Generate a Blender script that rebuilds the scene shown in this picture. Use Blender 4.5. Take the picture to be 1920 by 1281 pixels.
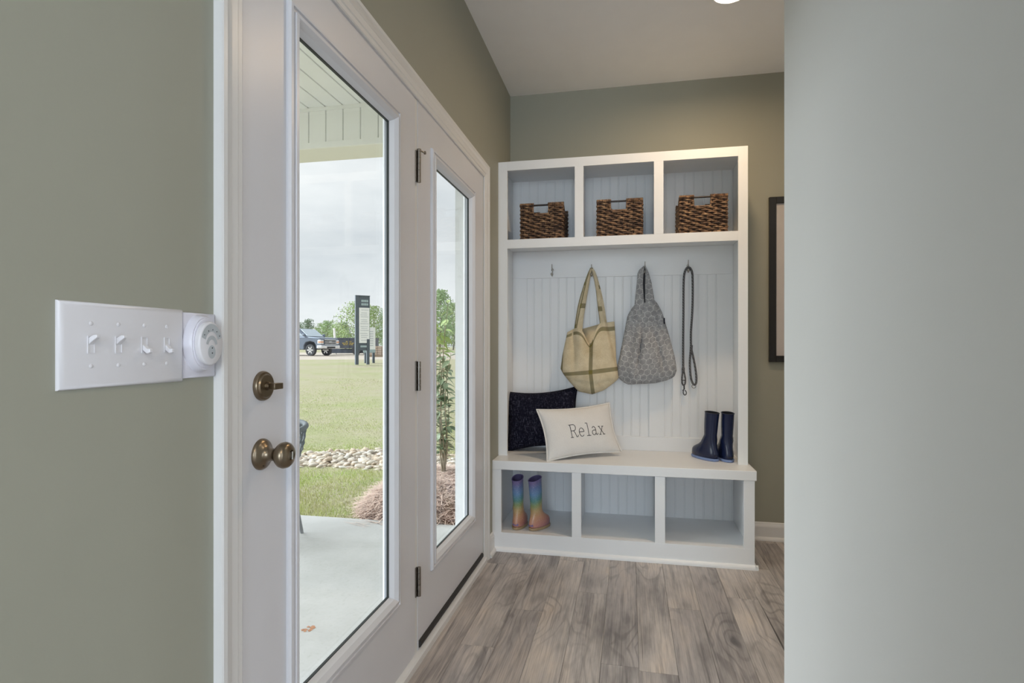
import bpy, bmesh, math, random
from mathutils import Vector, Matrix, noise as mnoise
random.seed(7)
R = math.radians
scene = bpy.context.scene
for o in list(bpy.data.objects): bpy.data.objects.remove(o)
COL = scene.collection

# ------------------------------------------------------------------ camera
cam = bpy.data.cameras.new('camera'); cam.lens = 20.0; cam.sensor_width = 36.0
cam.shift_y = 10.0/1920; cam.clip_start = 0.02; cam.clip_end = 600
camo = bpy.data.objects.new('camera', cam); COL.objects.link(camo)
camo.location = (0.7506, 0, 1.1345); camo.rotation_euler = (R(90), 0, R(11.6761))
scene.camera = camo

# ------------------------------------------------------------------ view
vs = scene.view_settings
vs.view_transform = 'Standard'; vs.look = 'None'; vs.exposure = 0.35; vs.gamma = 1.0
vs.use_curve_mapping = False

# ------------------------------------------------------------------ sky (overcast)
w = bpy.data.worlds.new('overcast_sky'); scene.world = w; w.use_nodes = True
nt = w.node_tree; nt.nodes.clear()
wo = nt.nodes.new('ShaderNodeOutputWorld'); bg = nt.nodes.new('ShaderNodeBackground')
tc = nt.nodes.new('ShaderNodeTexCoord'); mp = nt.nodes.new('ShaderNodeMapping'); mp.inputs['Scale'].default_value = (1, 1, 3.2)
n1 = nt.nodes.new('ShaderNodeTexNoise'); n1.inputs['Scale'].default_value = 2.6; n1.inputs['Detail'].default_value = 7; n1.inputs['Roughness'].default_value = .55
rp = nt.nodes.new('ShaderNodeValToRGB')
rp.color_ramp.elements[0].position = .34; rp.color_ramp.elements[0].color = (.66, .70, .75, 1)
rp.color_ramp.elements[1].position = .66; rp.color_ramp.elements[1].color = (.90, .92, .95, 1)
nt.links.new(tc.outputs['Generated'], mp.inputs[0]); nt.links.new(mp.outputs[0], n1.inputs['Vector'])
nt.links.new(n1.outputs[0], rp.inputs[0]); nt.links.new(rp.outputs[0], bg.inputs[0]); nt.links.new(bg.outputs[0], wo.inputs[0])
bg.inputs[1].default_value = 0.865

# veiled sun behind the clouds
sl = bpy.data.lights.new('sun', 'SUN'); sl.energy = 7.1; sl.angle = R(75); sl.color = (.89, .95, 1.0)
so = bpy.data.objects.new('sun', sl); COL.objects.link(so)
so.rotation_euler = Vector((0.90, 0.0, -0.40)).to_track_quat('-Z', 'Y').to_euler()

# added daylight-coloured fill lamps behind the camera; the walls there have no windows
def area(name, loc, direction, sx, sy, power, color):
    l = bpy.data.lights.new(name, 'AREA'); l.shape = 'RECTANGLE'; l.size = sx; l.size_y = sy; l.energy = power; l.color = color
    o = bpy.data.objects.new(name, l); COL.objects.link(o); o.location = loc
    o.rotation_euler = Vector(direction).to_track_quat('-Z', 'Z').to_euler(); return o
area('fill_light_rear', (0.95, -4.42, 1.45), (0, 1, 0), 1.8, 1.9, 76, (.74, .87, 1.0))  # unseen fill lamp, added to brighten the cabinet fronts
area('fill_light_side', (4.12, -1.9, 1.45), (-1, 0, 0), 3.0, 1.9, 56, (.78, .88, 1.0))  # unseen fill lamp, added for the near left wall and door faces

# ------------------------------------------------------------------ mesh helpers
ORG = {}
class MB:
    def __init__(s): s.v = []; s.f = []; s.uv = None
    def add(s, vs_, fs_):
        b = len(s.v); s.v += [tuple(p) for p in vs_]; s.f += [tuple(i+b for i in f) for f in fs_]; return s
    def box(s, lo, hi):
        x0, y0, z0 = lo; x1, y1, z1 = hi
        return s.add([(x0,y0,z0),(x1,y0,z0),(x1,y1,z0),(x0,y1,z0),(x0,y0,z1),(x1,y0,z1),(x1,y1,z1),(x0,y1,z1)],
                     [(3,2,1,0),(4,5,6,7),(0,1,5,4),(1,2,6,5),(2,3,7,6),(3,0,4,7)])
    def loft(s, rings, closed=True, cap=True):
        n = len(rings[0]); b = len(s.v)
        for r in rings: s.v += [tuple(p) for p in r]
        for i in range(len(rings)-1):
            for j in range(n if closed else n-1):
                k = (j+1) % n
                s.f.append((b+i*n+j, b+i*n+k, b+(i+1)*n+k, b+(i+1)*n+j))
        if cap and closed:
            s.f.append(tuple(b+j for j in range(n))[::-1]); s.f.append(tuple(b+(len(rings)-1)*n+j for j in range(n)))
        return s
    def tube(s, pts, r, n=8, closed=False, cap=True):
        pts = [Vector(p) for p in pts]; m = len(pts); rings = []
        up = Vector((0.13, 0.21, 0.97)); prev = None
        for i, p in enumerate(pts):
            a = pts[(i-1) % m] if (closed or i > 0) else p
            c = pts[(i+1) % m] if (closed or i < m-1) else p
            t = (c-a); t = t.normalized() if t.length > 1e-9 else Vector((0,0,1))
            if prev is None:
                u = t.cross(up)
                if u.length < 1e-3: u = t.cross(Vector((1,0,0)))
            else: u = prev - t*prev.dot(t)
            u.normalize(); prev = u; q = t.cross(u)
            rr = r[i] if isinstance(r, (list, tuple)) else r
            rings.append([p + (u*math.cos(2*math.pi*k/n) + q*math.sin(2*math.pi*k/n))*rr for k in range(n)])
        if closed: rings.append(rings[0])
        return s.loft(rings, True, cap and not closed)
    def lathe(s, prof, center, axis='x', n=24, cap=True):
        # prof: (distance along axis, radius)
        c = Vector(center); rings = []
        for d, r in prof:
            ring = []
            for k in range(n):
                a = 2*math.pi*k/n
                if axis == 'x': p = (d, r*math.cos(a), r*math.sin(a))
                elif axis == 'y': p = (r*math.cos(a), d, r*math.sin(a))
                else: p = (r*math.cos(a), r*math.sin(a), d)
                ring.append(c+Vector(p))
            rings.append(ring)
        return s.loft(rings, True, cap)
    def prism(s, poly, axis, a, b):
        # poly of 2D points; axis 'x': points are (y,z)
        def P(p, d): return {'x': (d, p[0], p[1]), 'y': (p[0], d, p[1]), 'z': (p[0], p[1], d)}[axis]
        return s.loft([[P(p, a) for p in poly], [P(p, b) for p in poly]])
    def rectsweep(s, rect, prof, x=0.0, open_bottom=False):
        # moulding swept round a rectangle in the y,z plane; prof: (inset, height off plane)
        y0, z0, y1, z1 = rect; rings = []
        for d, h in prof:
            zb = z0 if open_bottom else z0+d
            rings.append([(x+h, y0+d, zb), (x+h, y0+d, z1-d), (x+h, y1-d, z1-d), (x+h, y1-d, zb)])
        return s.loft(rings, not open_bottom, False)
    def build(s, name, mat, parent=None, smooth=None, bev=0, seg=2, loc=None, subs=0):
        me = bpy.data.meshes.new(name)
        o0 = Vector((0,0,0))
        if parent is not None: o0 = ORG.get(parent.name, Vector((0,0,0)))
        elif loc is not None: o0 = Vector(loc)
        me.from_pydata([(p[0]-o0.x, p[1]-o0.y, p[2]-o0.z) for p in s.v], [], s.f)
        bm = bmesh.new(); bm.from_mesh(me); bmesh.ops.recalc_face_normals(bm, faces=bm.faces); bm.to_mesh(me); bm.free()
        if s.uv:
            ul = me.uv_layers.new(name='UVMap')
            for l in me.loops: ul.data[l.index].uv = s.uv[l.vertex_index]
        if mat: me.materials.append(mat)
        if smooth:
            me.polygons.foreach_set('use_smooth', [True]*len(me.polygons)); me.set_sharp_from_angle(angle=R(smooth))
        ob = bpy.data.objects.new(name, me); COL.objects.link(ob)
        if parent is not None: ob.parent = parent
        elif loc is not None: ob.location = o0
        ORG[ob.name] = o0
        if bev:
            m = ob.modifiers.new('bevel', 'BEVEL'); m.width = bev; m.segments = seg; m.limit_method = 'ANGLE'; m.angle_limit = R(40)
        if subs:
            m = ob.modifiers.new('subdivision', 'SUBSURF'); m.levels = subs; m.render_levels = subs
        return ob
def box(name, lo, hi, mat, parent=None, bev=0, **k): return MB().box(lo, hi).build(name, mat, parent, bev=bev, **k)
def empty(name, loc, rz=0.0, local=False):
    e = bpy.data.objects.new(name, None); COL.objects.link(e); e.location = loc; e.rotation_euler = (0, 0, rz)
    e.empty_display_size = .05
    ORG[e.name] = Vector((0,0,0)) if local else Vector(loc); return e
def tag(o, label, cat, group=None):
    o['label'] = label; o['category'] = cat
    if group: o['group'] = group
    return o
def struct(o, label=None):
    o['kind'] = 'structure'
    if label: o['label'] = label
    return o
def share(src, name, parent, loc=(0,0,0), rot=(0,0,0), scale=(1,1,1)):
    c = bpy.data.objects.new(name, src.data if hasattr(src, 'data') else src); COL.objects.link(c)
    if parent is not None: c.parent = parent
    c.location = loc; c.rotation_euler = rot; c.scale = scale; return c

# ------------------------------------------------------------------ material helpers
def L(c):  # sRGB 0-255 -> linear
    return tuple(((v/255)/12.92 if v/255 <= .04045 else ((v/255+.055)/1.055)**2.4) for v in c) + (1,)
class NT:
    def __init__(s, name):
        s.m = bpy.data.materials.new(name); s.m.use_nodes = True; s.t = s.m.node_tree
        s.b = s.t.nodes['Principled BSDF']; s.out = s.t.nodes['Material Output']
    def n(s, kind, **k):
        x = s.t.nodes.new('ShaderNode'+kind)
        for a, v in k.items(): setattr(x, a, v)
        return x
    def l(s, a, b): s.t.links.new(a, b)
    def coord(s, kind='Object', scale=(1,1,1), loc=(0,0,0)):
        t = s.n('TexCoord'); m = s.n('Mapping'); m.inputs['Scale'].default_value = scale; m.inputs['Location'].default_value = loc
        s.l(t.outputs[kind], m.inputs[0]); return m.outputs[0]
    def noise(s, vec, scale, detail=4, rough=.5, dist=0):
        x = s.n('TexNoise'); x.inputs['Scale'].default_value = scale; x.inputs['Detail'].default_value = detail
        x.inputs['Roughness'].default_value = rough; x.inputs['Distortion'].default_value = dist
        if vec is not None: s.l(vec, x.inputs['Vector'])
        return x.outputs[0]
    def ramp(s, fac, stops, interp='LINEAR'):
        x = s.n('ValToRGB'); cr = x.color_ramp; cr.interpolation = interp
        while len(cr.elements) < len(stops): cr.elements.new(.5)
        for e, (p, c) in zip(cr.elements, stops):
            e.position = p; e.color = c if len(c) == 4 else tuple(c)+(1,)
        s.l(fac, x.inputs[0]); return x.outputs[0]
    def math(s, op, a, b=None, clamp=False):
        x = s.n('Math', operation=op); x.use_clamp = clamp
        for i, v in enumerate((a, b)):
            if v is None: continue
            if isinstance(v, (int, float)): x.inputs[i].default_value = v
            else: s.l(v, x.inputs[i])
        return x.outputs[0]
    def mix(s, fac, a, b, mode='MIX'):
        x = s.n('Mix', data_type='RGBA', blend_type=mode)
        for i, v in ((0, fac), (6, a), (7, b)):
            if isinstance(v, (int, float)): x.inputs[i].default_value = v
            elif isinstance(v, tuple): x.inputs[i].default_value = v
            else: s.l(v, x.inputs[i])
        return x.outputs[2]
    def bump(s, h, strength=.2, dist=.002):
        x = s.n('Bump'); x.inputs['Strength'].default_value = strength; x.inputs['Distance'].default_value = dist
        s.l(h, x.inputs['Height']); s.l(x.outputs[0], s.b.inputs['Normal'])
    def set(s, **k):
        for a, v in k.items():
            i = s.b.inputs[a.replace('_', ' ')]
            if hasattr(v, 'is_linked'): s.l(v, i)
            else: i.default_value = v
        return s.m
def simple(name, rgb, rough=.5, metal=0.0, var=.06, vscale=8, bump=0, bscale=300, bdist=.0006, spec=.5):
    t = NT(name); c = L(rgb); vec = t.coord()
    nz = t.noise(vec, vscale, 4)
    col = t.ramp(nz, [(.3, tuple(x*(1-var) for x in c[:3])), (.7, tuple(min(1, x*(1+var)) for x in c[:3]))])
    if bump: t.bump(t.noise(vec, bscale, 3), bump, bdist)
    return t.set(Base_Color=col, Roughness=rough, Metallic=metal, Specular_IOR_Level=spec)

M = {}
M['sage'] = simple('sage_wall_paint', (159, 159, 145), .62, var=.012, vscale=3, bump=.12, bscale=420)
M['greywhite'] = simple('pale_grey_wall_paint', (216, 216, 215), .6, var=.012, vscale=3, bump=.12, bscale=420)
M['ceiling'] = simple('ceiling_paint', (243, 242, 241), .8, var=.01, bump=.15, bscale=300)
M['white'] = simple('white_cabinet_paint', (243, 245, 247), .38, var=.012, vscale=5, bump=.03, bscale=90)
M['door'] = simple('white_door_paint', (222, 223, 229), .36, var=.012, vscale=4, bump=.03, bscale=60)
M['trim'] = simple('white_trim_paint', (228, 228, 228), .35, var=.012, vscale=4)
M['plastic'] = simple('white_switch_plastic', (222, 221, 225), .3, var=.004)
M['plastic2'] = simple('cool_white_plastic', (218, 217, 227), .3, var=.004)
M['greyprint'] = simple('grey_dial_print', (182, 188, 193), .5, var=.02)
M['inkdot'] = simple('dark_ink', (58, 60, 66), .6)
M['bronze'] = simple('aged_bronze', (134, 121, 103), .3, 1.0, var=.12, vscale=40)
M['nickel'] = simple('dark_satin_nickel', (140, 135, 128), .32, 1.0, var=.08, vscale=60)
M['chrome'] = simple('brushed_nickel', (190, 188, 182), .25, 1.0)
M['black_rubber'] = simple('black_rubber_sweep', (40, 38, 36), .55, var=.1)
M['black'] = simple('black_frame', (18, 17, 18), .4)
M['gasket'] = simple('dark_gasket', (48, 54, 54), .5)

def glass_mat():
    t = NT('window_glass'); t.t.nodes.remove(t.b)
    tr = t.n('BsdfTransparent'); tr.inputs[0].default_value = (.97, .985, .975, 1)
    gl = t.n('BsdfGlossy'); gl.inputs['Roughness'].default_value = .0
    lw = t.n('LayerWeight'); lw.inputs[0].default_value = .5      # Schlick reflectance of a thin pane, same from both sides
    f5 = t.math('POWER', lw.outputs['Facing'], 5.0)
    fr = t.math('MULTIPLY_ADD', f5, .45); fr.node.inputs[2].default_value = .012
    mx = t.n('MixShader'); t.l(fr, mx.inputs[0]); t.l(tr.outputs[0], mx.inputs[1]); t.l(gl.outputs[0], mx.inputs[2])
    t.l(mx.outputs[0], t.out.inputs[0]); return t.m
M['glass'] = glass_mat()

def wood_mat():
    t = NT('grey_brown_laminate')
    oi = t.n('ObjectInfo'); tc = t.n('TexCoord')
    cx = t.n('CombineXYZ')
    t.l(t.math('MULTIPLY', oi.outputs['Random'], 37.0), cx.inputs[0]); t.l(t.math('MULTIPLY', oi.outputs['Random'], 91.0), cx.inputs[1])
    ad = t.n('VectorMath', operation='ADD'); t.l(tc.outputs['Object'], ad.inputs[0]); t.l(cx.outputs[0], ad.inputs[1])
    def mp(sc):
        m = t.n('Mapping'); m.inputs['Scale'].default_value = sc; t.l(ad.outputs[0], m.inputs[0]); return m.outputs[0]
    # knots: sparse, stretched along the board, and they bend the grain
    wob = t.noise(mp((9, 4, 1)), 1.0, 2); wv_ = t.n('VectorMath', operation='ADD'); cw = t.n('CombineXYZ'); t.l(t.math('MULTIPLY', wob, .5), cw.inputs[0]); t.l(t.math('MULTIPLY', wob, .35), cw.inputs[1])
    t.l(mp((6.0, 2.3, 1)), wv_.inputs[0]); t.l(cw.outputs[0], wv_.inputs[1])
    vk = t.n('TexVoronoi'); vk.inputs['Scale'].default_value = 1.0; t.l(wv_.outputs[0], vk.inputs['Vector'])
    knot = t.ramp(vk.outputs['Distance'], [(.0, (1,1,1)), (.07, (.75,)*3), (.13, (.25,)*3), (.22, (.0,)*3)])
    bend = t.ramp(vk.outputs['Distance'], [(.0, (1,1,1)), (.55, (0,0,0))])
    # cathedral figure: contour lines of a long stretched noise, only in some zones
    big = t.noise(mp((4.2, .42, 1)), 1.0, 2, .4)
    ringv = t.math('ADD', t.math('MULTIPLY', big, 15.0), t.math('MULTIPLY', bend, 3.2))
    ring = t.math('SINE', t.math('MULTIPLY', ringv, 6.2832))
    ring01 = t.math('MULTIPLY_ADD', ring, .5); ring01.node.inputs[2].default_value = .5
    zone = t.ramp(t.noise(mp((2.5, 1.1, 1)), 1.0, 2), [(.42, (.12,)*3), (.60, (1,)*3)])
    fine = t.noise(mp((190, 4.5, 1)), 1.0, 5, .65)
    mid = t.noise(mp((70, 2.0, 1)), 1.0, 4, .6, .3)
    strk = t.noise(mp((24, .9, 1)), 1.0, 5, .62, .4)
    crack = t.noise(mp((46, .55, 1)), 1.0, 2, .5, .25)
    patch = t.noise(mp((6.5, 1.7, 1)), 1.1, 4, .6)
    base = t.ramp(patch, [(.25, L((120, 114, 114))), (.40, L((166, 158, 153))), (.53, L((198, 189, 183))), (.66, L((216, 203, 192))), (.78, L((222, 202, 180)))])
    c1 = t.mix(t.math('MULTIPLY', t.ramp(fine, [(.34, (1,1,1)), (.56, (0,0,0))]), .36), base, L((96, 88, 86)))
    c1 = t.mix(t.math('MULTIPLY', t.ramp(mid, [(.50, (0,0,0)), (.68, (1,1,1))]), .35), c1, L((226, 213, 200)))
    c2 = t.mix(t.math('MULTIPLY', t.ramp(strk, [(.31, (1,1,1)), (.44, (0,0,0))]), .62), c1, L((86, 81, 83)))
    c3 = t.mix(t.math('MULTIPLY', t.math('MULTIPLY', t.ramp(ring01, [(.0, (1,1,1)), (.30, (0,0,0))]), zone), .38), c2, L((86, 79, 78)))
    c3 = t.mix(t.math('MULTIPLY', t.ramp(crack, [(.285, (1,1,1)), (.31, (0,0,0))]), .8), c3, L((52, 47, 46)))
    c4 = t.mix(t.math('MULTIPLY', knot, .8), c3, L((62, 58, 61)))
    tone = t.ramp(oi.outputs['Random'], [(0, (.80,.81,.84)), (.5, (.95,.97,1.0)), (1, (1.0,1.0,1.0))])
    col = t.mix(1.0, c4, tone, 'MULTIPLY')
    t.bump(t.math('ADD', fine, t.math('MULTIPLY', ring01, .25)), .12, .0006)
    rg = t.ramp(fine, [(.3, (.40,)*3), (.7, (.27,)*3)])
    return t.set(Base_Color=col, Roughness=rg, Specular_IOR_Level=.5)
M['wood'] = wood_mat()

# ------------------------------------------------------------------ ROOM SHELL
H = 2.743; YB = 3.579
DY0, DY1, DZ1 = 0.975, 2.885, 2.040           # door opening
fl = struct(MB().box((-.15, -4.5, -.12), (4.2, YB+.12, -.0085)).build('floor', M['wood']), 'grey brown wood plank floor')
# planks, each its own piece
cols = [(-.015+.133*k) for k in range(0, 15)]
butts = {0: 2.9, 1: 2.088, 2: 2.415, 3: 3.02, 4: 2.642, 5: 2.06, 6: 3.25, 7: 2.56, 8: 1.95, 9: 2.72, 10: 3.1, 11: 2.3, 12: 2.8, 13: 2.0, 14: 3.3}
for k, x0 in enumerate(cols):
    y = butts[k] - 1.21*4
    while y < YB:
        a, b = max(y, -1.2), min(y+1.21, YB)
        if b-a > .03:
            g = .0004
            cxm, cym = x0+.0665, (a+b)/2
            p = MB().box((x0+g, a+g, -.0085), (x0+.133-g, b-g, 0)).build('plank', M['wood'], fl, bev=.0007, seg=1)
        y += 1.21
ce = struct(box('ceiling', (-.15, -4.5, H), (4.2, YB+.12, H+.15), M['ceiling']), 'flat off-white ceiling')
wl = MB()
wl.box((-.15, -4.5, -.1), (0, DY0, H)).box((-.15, DY1, -.1), (0, YB+.12, H)).box((-.15, DY0, DZ1), (0, DY1, H)).box((-.15, DY0, -.1), (0, DY1, -.03))
struct(wl.build('wall_left', M['sage']), 'sage green wall with the glass doors')
struct(box('wall_back', (0, YB, -.1), (4.2, YB+.12, H), M['sage']), 'sage green wall behind the bench')
struct(box('wall_right', (1.08, .30, -.008), (2.8, 1.337, H), M['greywhite'], bev=.006, seg=3), 'pale grey wall corner at the right edge')
struct(box('wall_passage', (2.8, .30, -.008), (2.92, YB, H), M['greywhite']), 'pale grey end wall of the passage')
struct(box('wall_rear', (0, -4.62, -.1), (4.2, -4.5, H), M['greywhite']))
struct(box('wall_side', (4.2, -4.5, -.1), (4.32, YB, H), M['greywhite']))

# ------------------------------------------------------------------ DOORS
# casing swept round the opening
cs = empty('trim_1', (0, 1.93, 0)); struct(cs, 'white door casing round both glass doors')
CR = (.915, 0.0, 2.963, 2.098)
prof = [(0, 0), (0, .017), (.004, .019), (.014, .019), (.018, .0165), (.030, .015), (.034, .0125), (.052, .0115), (.056, .009), (.068, .0085), (.072, .006), (.072, 0)]
MB().rectsweep(CR, prof, 0, True).build('casing', M['trim'], cs, smooth=25)
jb = MB().box((-.15, DY0-.002, 0.0), (.0, .987, 2.036)).box((-.15, 2.878, 0.0), (0, DY1+.002, 2.036)).box((-.15, DY0-.002, 2.031), (0, DY1+.002, 2.045))
jb.box((-.055, 1.9225, .03), (-.0015, 1.944, 2.031))
jb.build('jamb', M['trim'], cs)
th = empty('trim_2', (0, 1.93, 0)); struct(th, 'white threshold strip under the doors')
MB().box((-.17, DY0, 0), (-.004, DY1, .030)).build('sill', M['trim'], th)
MB().prism([(-.004, 0), (.018, 0), (.018, .022), (.013, .028), (-.004, .034)], 'y', .987, 2.905).build('toe_strip', M['trim'], th)

LITE = [(0, 0), (.0, .005), (.004, .0105), (.011, .012), (.0125, .0075), (.020, .0075), (.0215, .013), (.029, .0145), (.0335, .0105), (.041, .004), (.048, -.012)]
def door(name, label, y0, y1, z0, z1, lite, glass):
    e = empty(name, (0, (y0+y1)/2, z0)); struct(e, label)
    b = MB()
    g = (lite[0]+.012, lite[1]+.012, lite[2]-.012, lite[3]-.012)
    xs = (-.045, 0)
    b.box((xs[0], y0, z0), (xs[1], g[0], z1)).box((xs[0], g[2], z0), (xs[1], y1, z1))
    b.box((xs[0], g[0], z0), (xs[1], g[2], g[1])).box((xs[0], g[0], g[3]), (xs[1], g[2], z1))
    b.build('door_slab', M['door'], e)
    lf = MB().rectsweep(lite, LITE, 0).rectsweep(lite, [(d*.36, -.045-h*.35) for d, h in LITE], 0).build('lite_frame', M['door'], e, smooth=18)
    k = .048
    MB().rectsweep((lite[0]+k-.001, lite[1]+k-.001, lite[2]-k+.001, lite[3]-k+.001), [(0, -.0115), (.0030, -.0125), (.0036, -.0195)], 0).build('gasket', M['gasket'], lf)
    MB().box((-.026, lite[0]+.03, lite[1]+.03), (-.020, lite[2]-.03, lite[3]-.03)).build('glass_pane', M['glass'], e)
    return e
d1 = door('door_1', 'hinged white door with full glass pane and bronze knob', .990, 1.9195, .036, 2.0285, (1.142, .275, 1.770, 1.9135), None)
d2 = door('door_2', 'fixed white glass door panel nearest the bench', 1.946, 2.876, .036, 2.030, (2.081, .272, 2.704, 1.900), None)
MB().prism([(0, .040), (.006, .042), (.010, .050), (.010, .060), (.006, .066), (0, .067)], 'y', 1.957, 2.856).build('sweep_strip', M['black_rubber'], d2)
# deadbolt + knob
db = MB().lathe([(0, .031), (.004, .031), (.008, .029), (.009, .025), (.012, .023), (.012, 0.0005)], (0, 1.057, 1.053), 'x', 36).build('deadbolt', M['bronze'], d1, smooth=35)
tt = MB().lathe([(.011, .009), (.020, .008), (.021, .001)], (0, 1.057, 1.053), 'x', 18)
tt.loft([[(.018, 1.057+a, 1.053+b) for a, b in ((-.007,-.005),(.007,-.005),(.007,.005),(-.007,.005))],
         [(.028, 1.057+a, 1.053+b) for a, b in ((-.013,-.0065),(.013,-.0065),(.013,.0065),(-.013,.0065))],
         [(.040, 1.057+a, 1.053+b) for a, b in ((-.016,-.0065),(.014,-.0065),(.014,.0065),(-.016,.0065))]])
tt.build('thumb_turn', M['bronze'], db, bev=.0012, smooth=50)
kz = .911; ky = 1.054
kb = MB().lathe([(0, .0325), (.003, .0325), (.006, .031), (.010, .026), (.013, .019), (.020, .0135), (.030, .0125), (.036, .0145), (.041, .021), (.047, .0258), (.054, .0275), (.061, .0258), (.066, .021), (.069, .0135), (.0695, .011), (.0665, .0105), (.0665, .0003)], (0, ky, kz), 'x', 40).build('door_knob', M['bronze'], d1, smooth=50)
MB().box((.0655, ky-.0022, kz-.0085), (.0735, ky+.0022, kz+.0085)).build('lock_button', M['chrome'], kb, bev=.0008)
MB().lathe([(.0100, .0030), (.0113, .0028), (.0113, .0002)], (0, ky-.008, kz-.0205), 'x', 12).build('rose_screw', M['black'], kb)
# hinges at the meeting stile
for i, (z0, z1) in enumerate(((1.726, 1.838), (.977, 1.083), (.237, .343))):
    hg = MB().box((-.001, 1.9205, z0), (.003, 1.934, z1)).build('hinge', M['nickel'], d1, bev=.0006)
    n = 5
    for k in range(n):
        a = z0+(z1-z0)*k/n; b = z0+(z1-z0)*(k+1)/n-.0012
        MB().tube([(.0085, 1.9375, a), (.0085, 1.9375, b)], .0068, 14).build('hinge_knuckle', M['nickel'], hg, smooth=40)
    if i == 0:   # door stop pin on the top hinge
        MB().tube([(.0085, 1.9375, z1), (.0085, 1.9375, z1+.008)], .0080, 14).tube([(.0085, 1.936, z1+.004), (.020, 1.962, z1+.003)], .0032, 10).lathe([(-.003, .006), (.003, .006)], (.021, 1.964, z1+.003), 'x', 14).build('stop_pin', M['nickel'], hg, smooth=40)
    for zz in (z0+.018, z1-.018, (z0+z1)/2):
        MB().lathe([(.002, .0028), (.0036, .0022), (.0038, .0002)], (0, 1.927, zz), 'x', 10).build('hinge_screw', M['nickel'], hg, smooth=40)

# baseboards
def baseboard(name, label, a, b, axis, inward):
    e = empty(name, (a[0], a[1], 0)); struct(e, label)
    P = [(0, 0), (.013, 0), (.013, .078), (.011, .086), (.008, .092), (.006, .100), (0, .104)]
    S = [(.013, 0), (.028, 0), (.027, .008), (.023, .015), (.017, .019), (.013, .020)]
    for nm, pr in (('board', P), ('shoe_moulding', S)):
        m = MB()
        if axis == 'y': m.loft([[(inward*d, a[1], z) for d, z in pr], [(inward*d, b[1], z) for d, z in pr]])
        else: m.loft([[(a[0], a[1]+inward*d, z) for d, z in pr], [(b[0], a[1]+inward*d, z) for d, z in pr]])
        m.build(nm, M['trim'], e)
baseboard('baseboard_left', 'short white baseboard between casing and bench', (0, 2.965, 0), (0, 3.086, 0), 'y', 1)
baseboard('baseboard_back', 'white baseboard on the wall right of the bench', (1.378, YB, 0), (2.8, YB, 0), 'x', -1)
baseboard('baseboard_near', 'white baseboard on the near wall', (0, -4.5, 0), (0, .914, 0), 'y', 1)

# ------------------------------------------------------------------ SWITCHES
sp = tag(empty('light_switch_plate', (.0, .728, 1.075)), 'white four-gang light switch plate on the sage wall', 'light switch')
def platebox(y0, z0, y1, z1, t, b):
    return MB().loft([[(0, y0, z0), (0, y1, z0), (0, y1, z1), (0, y0, z1)],
        [(t*.35, y0, z0), (t*.35, y1, z0), (t*.35, y1, z1), (t*.35, y0, z1)],
        [(t*.8, y0+b*.35, z0+b*.35), (t*.8, y1-b*.35, z0+b*.35), (t*.8, y1-b*.35, z1-b*.35), (t*.8, y0+b*.35, z1-b*.35)],
        [(t, y0+b, z0+b), (t, y1-b, z0+b), (t, y1-b, z1-b), (t, y0+b, z1-b)]])
platebox(.620, 1.0755, .8365, 1.1975, .0075, .007).build('plate', M['plastic'], sp, smooth=60)
for i, (y, up) in enumerate(((.6650, 1), (.7090, 1), (.7550, -1), (.7990, -1))):
    zc = 1.1375
    MB().rectsweep((y-.0058, zc-.0125, y+.0058, zc+.0125), [(0, .0072), (.0, .0086), (.0012, .0086), (.0012, .0062)], 0).build('slot_frame', M['plastic'], sp)
    s_ = MB().box((.0045, y-.0048, zc-.0115), (.0066, y+.0048, zc+.0115)).build('slot', M['greyprint'], sp)
    zt = zc+up*.010
    MB().loft([[(.006, y-.0042, zc-.004+up*.003), (.006, y+.0042, zc-.004+up*.003), (.006, y+.0042, zc+.006+up*.003), (.006, y-.0042, zc+.006+up*.003)],
               [(.015, y-.0036, zt-.0035), (.015, y+.0036, zt-.0035), (.015, y+.0036, zt+.004), (.015, y-.0036, zt+.004)],
               [(.020, y-.0028, zt-.001+up*.001), (.020, y+.0028, zt-.001+up*.001), (.020, y+.0028, zt+.004), (.020, y-.0028, zt+.004)]]).build('toggle', M['plastic'], sp, bev=.0009)
    for dz in (.0302, -.0302):
        sc = MB().lathe([(.0070, .0033), (.0080, .0030), (.0086, .0018), (.0086, .0002)], (0, y, zc+dz), 'x', 14).build('screw', M['plastic'], sp, smooth=40)
# timer dial beside it
tm = tag(empty('fan_timer', (0, .876, 1.080)), 'white round timer control with grey printed dial beside door casing', 'timer')
platebox(.8385, 1.080, .9135, 1.194, .006, .004).build('plate', M['plastic2'], tm, smooth=60)
cy_, cz_ = .8715, 1.1405
def oval(m, ky_, kz_):
    m.v = [(x, cy_+(y-cy_)*ky_, cz_+(z-cz_)*kz_) for x, y, z in m.v]; return m
oval(MB().lathe([(.005, .0362), (.012, .0352), (.018, .0335), (.020, .0325), (.020, .0305), (.022, .0300), (.022, .0005)], (0, cy_, cz_), 'x', 48), 1.0, 1.42).build('dome', M['plastic2'], tm, smooth=40)
dl = oval(MB().lathe([(.021, .0312), (.029, .0322), (.0315, .0310), (.0322, .0296), (.0322, .0004)], (0, cy_, cz_), 'x', 48), .90, 1.20).build('dial', M['plastic'], tm, smooth=40)
def arcband(r0, r1, a0, a1, x, cy, cz, n=24):
    m = MB(); ra = []; rb = []
    for i in range(n+1):
        a = R(a0+(a1-a0)*i/n)
        ra.append((x, cy+r0*math.cos(a), cz+r0*math.sin(a))); rb.append((x, cy+r1*math.cos(a), cz+r1*math.sin(a)))
    m.loft([ra, rb], False, False); return m
m = MB()
oval(arcband(.0172, .0285, 18, 162, .0326, cy_, cz_), .90, 1.20).build('printed_band', M['greyprint'], dl)
oval(arcband(.0095, .0155, 12, 168, .0326, cy_, cz_-.004), .90, 1.20).build('printed_band', M['greyprint'], dl)
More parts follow.
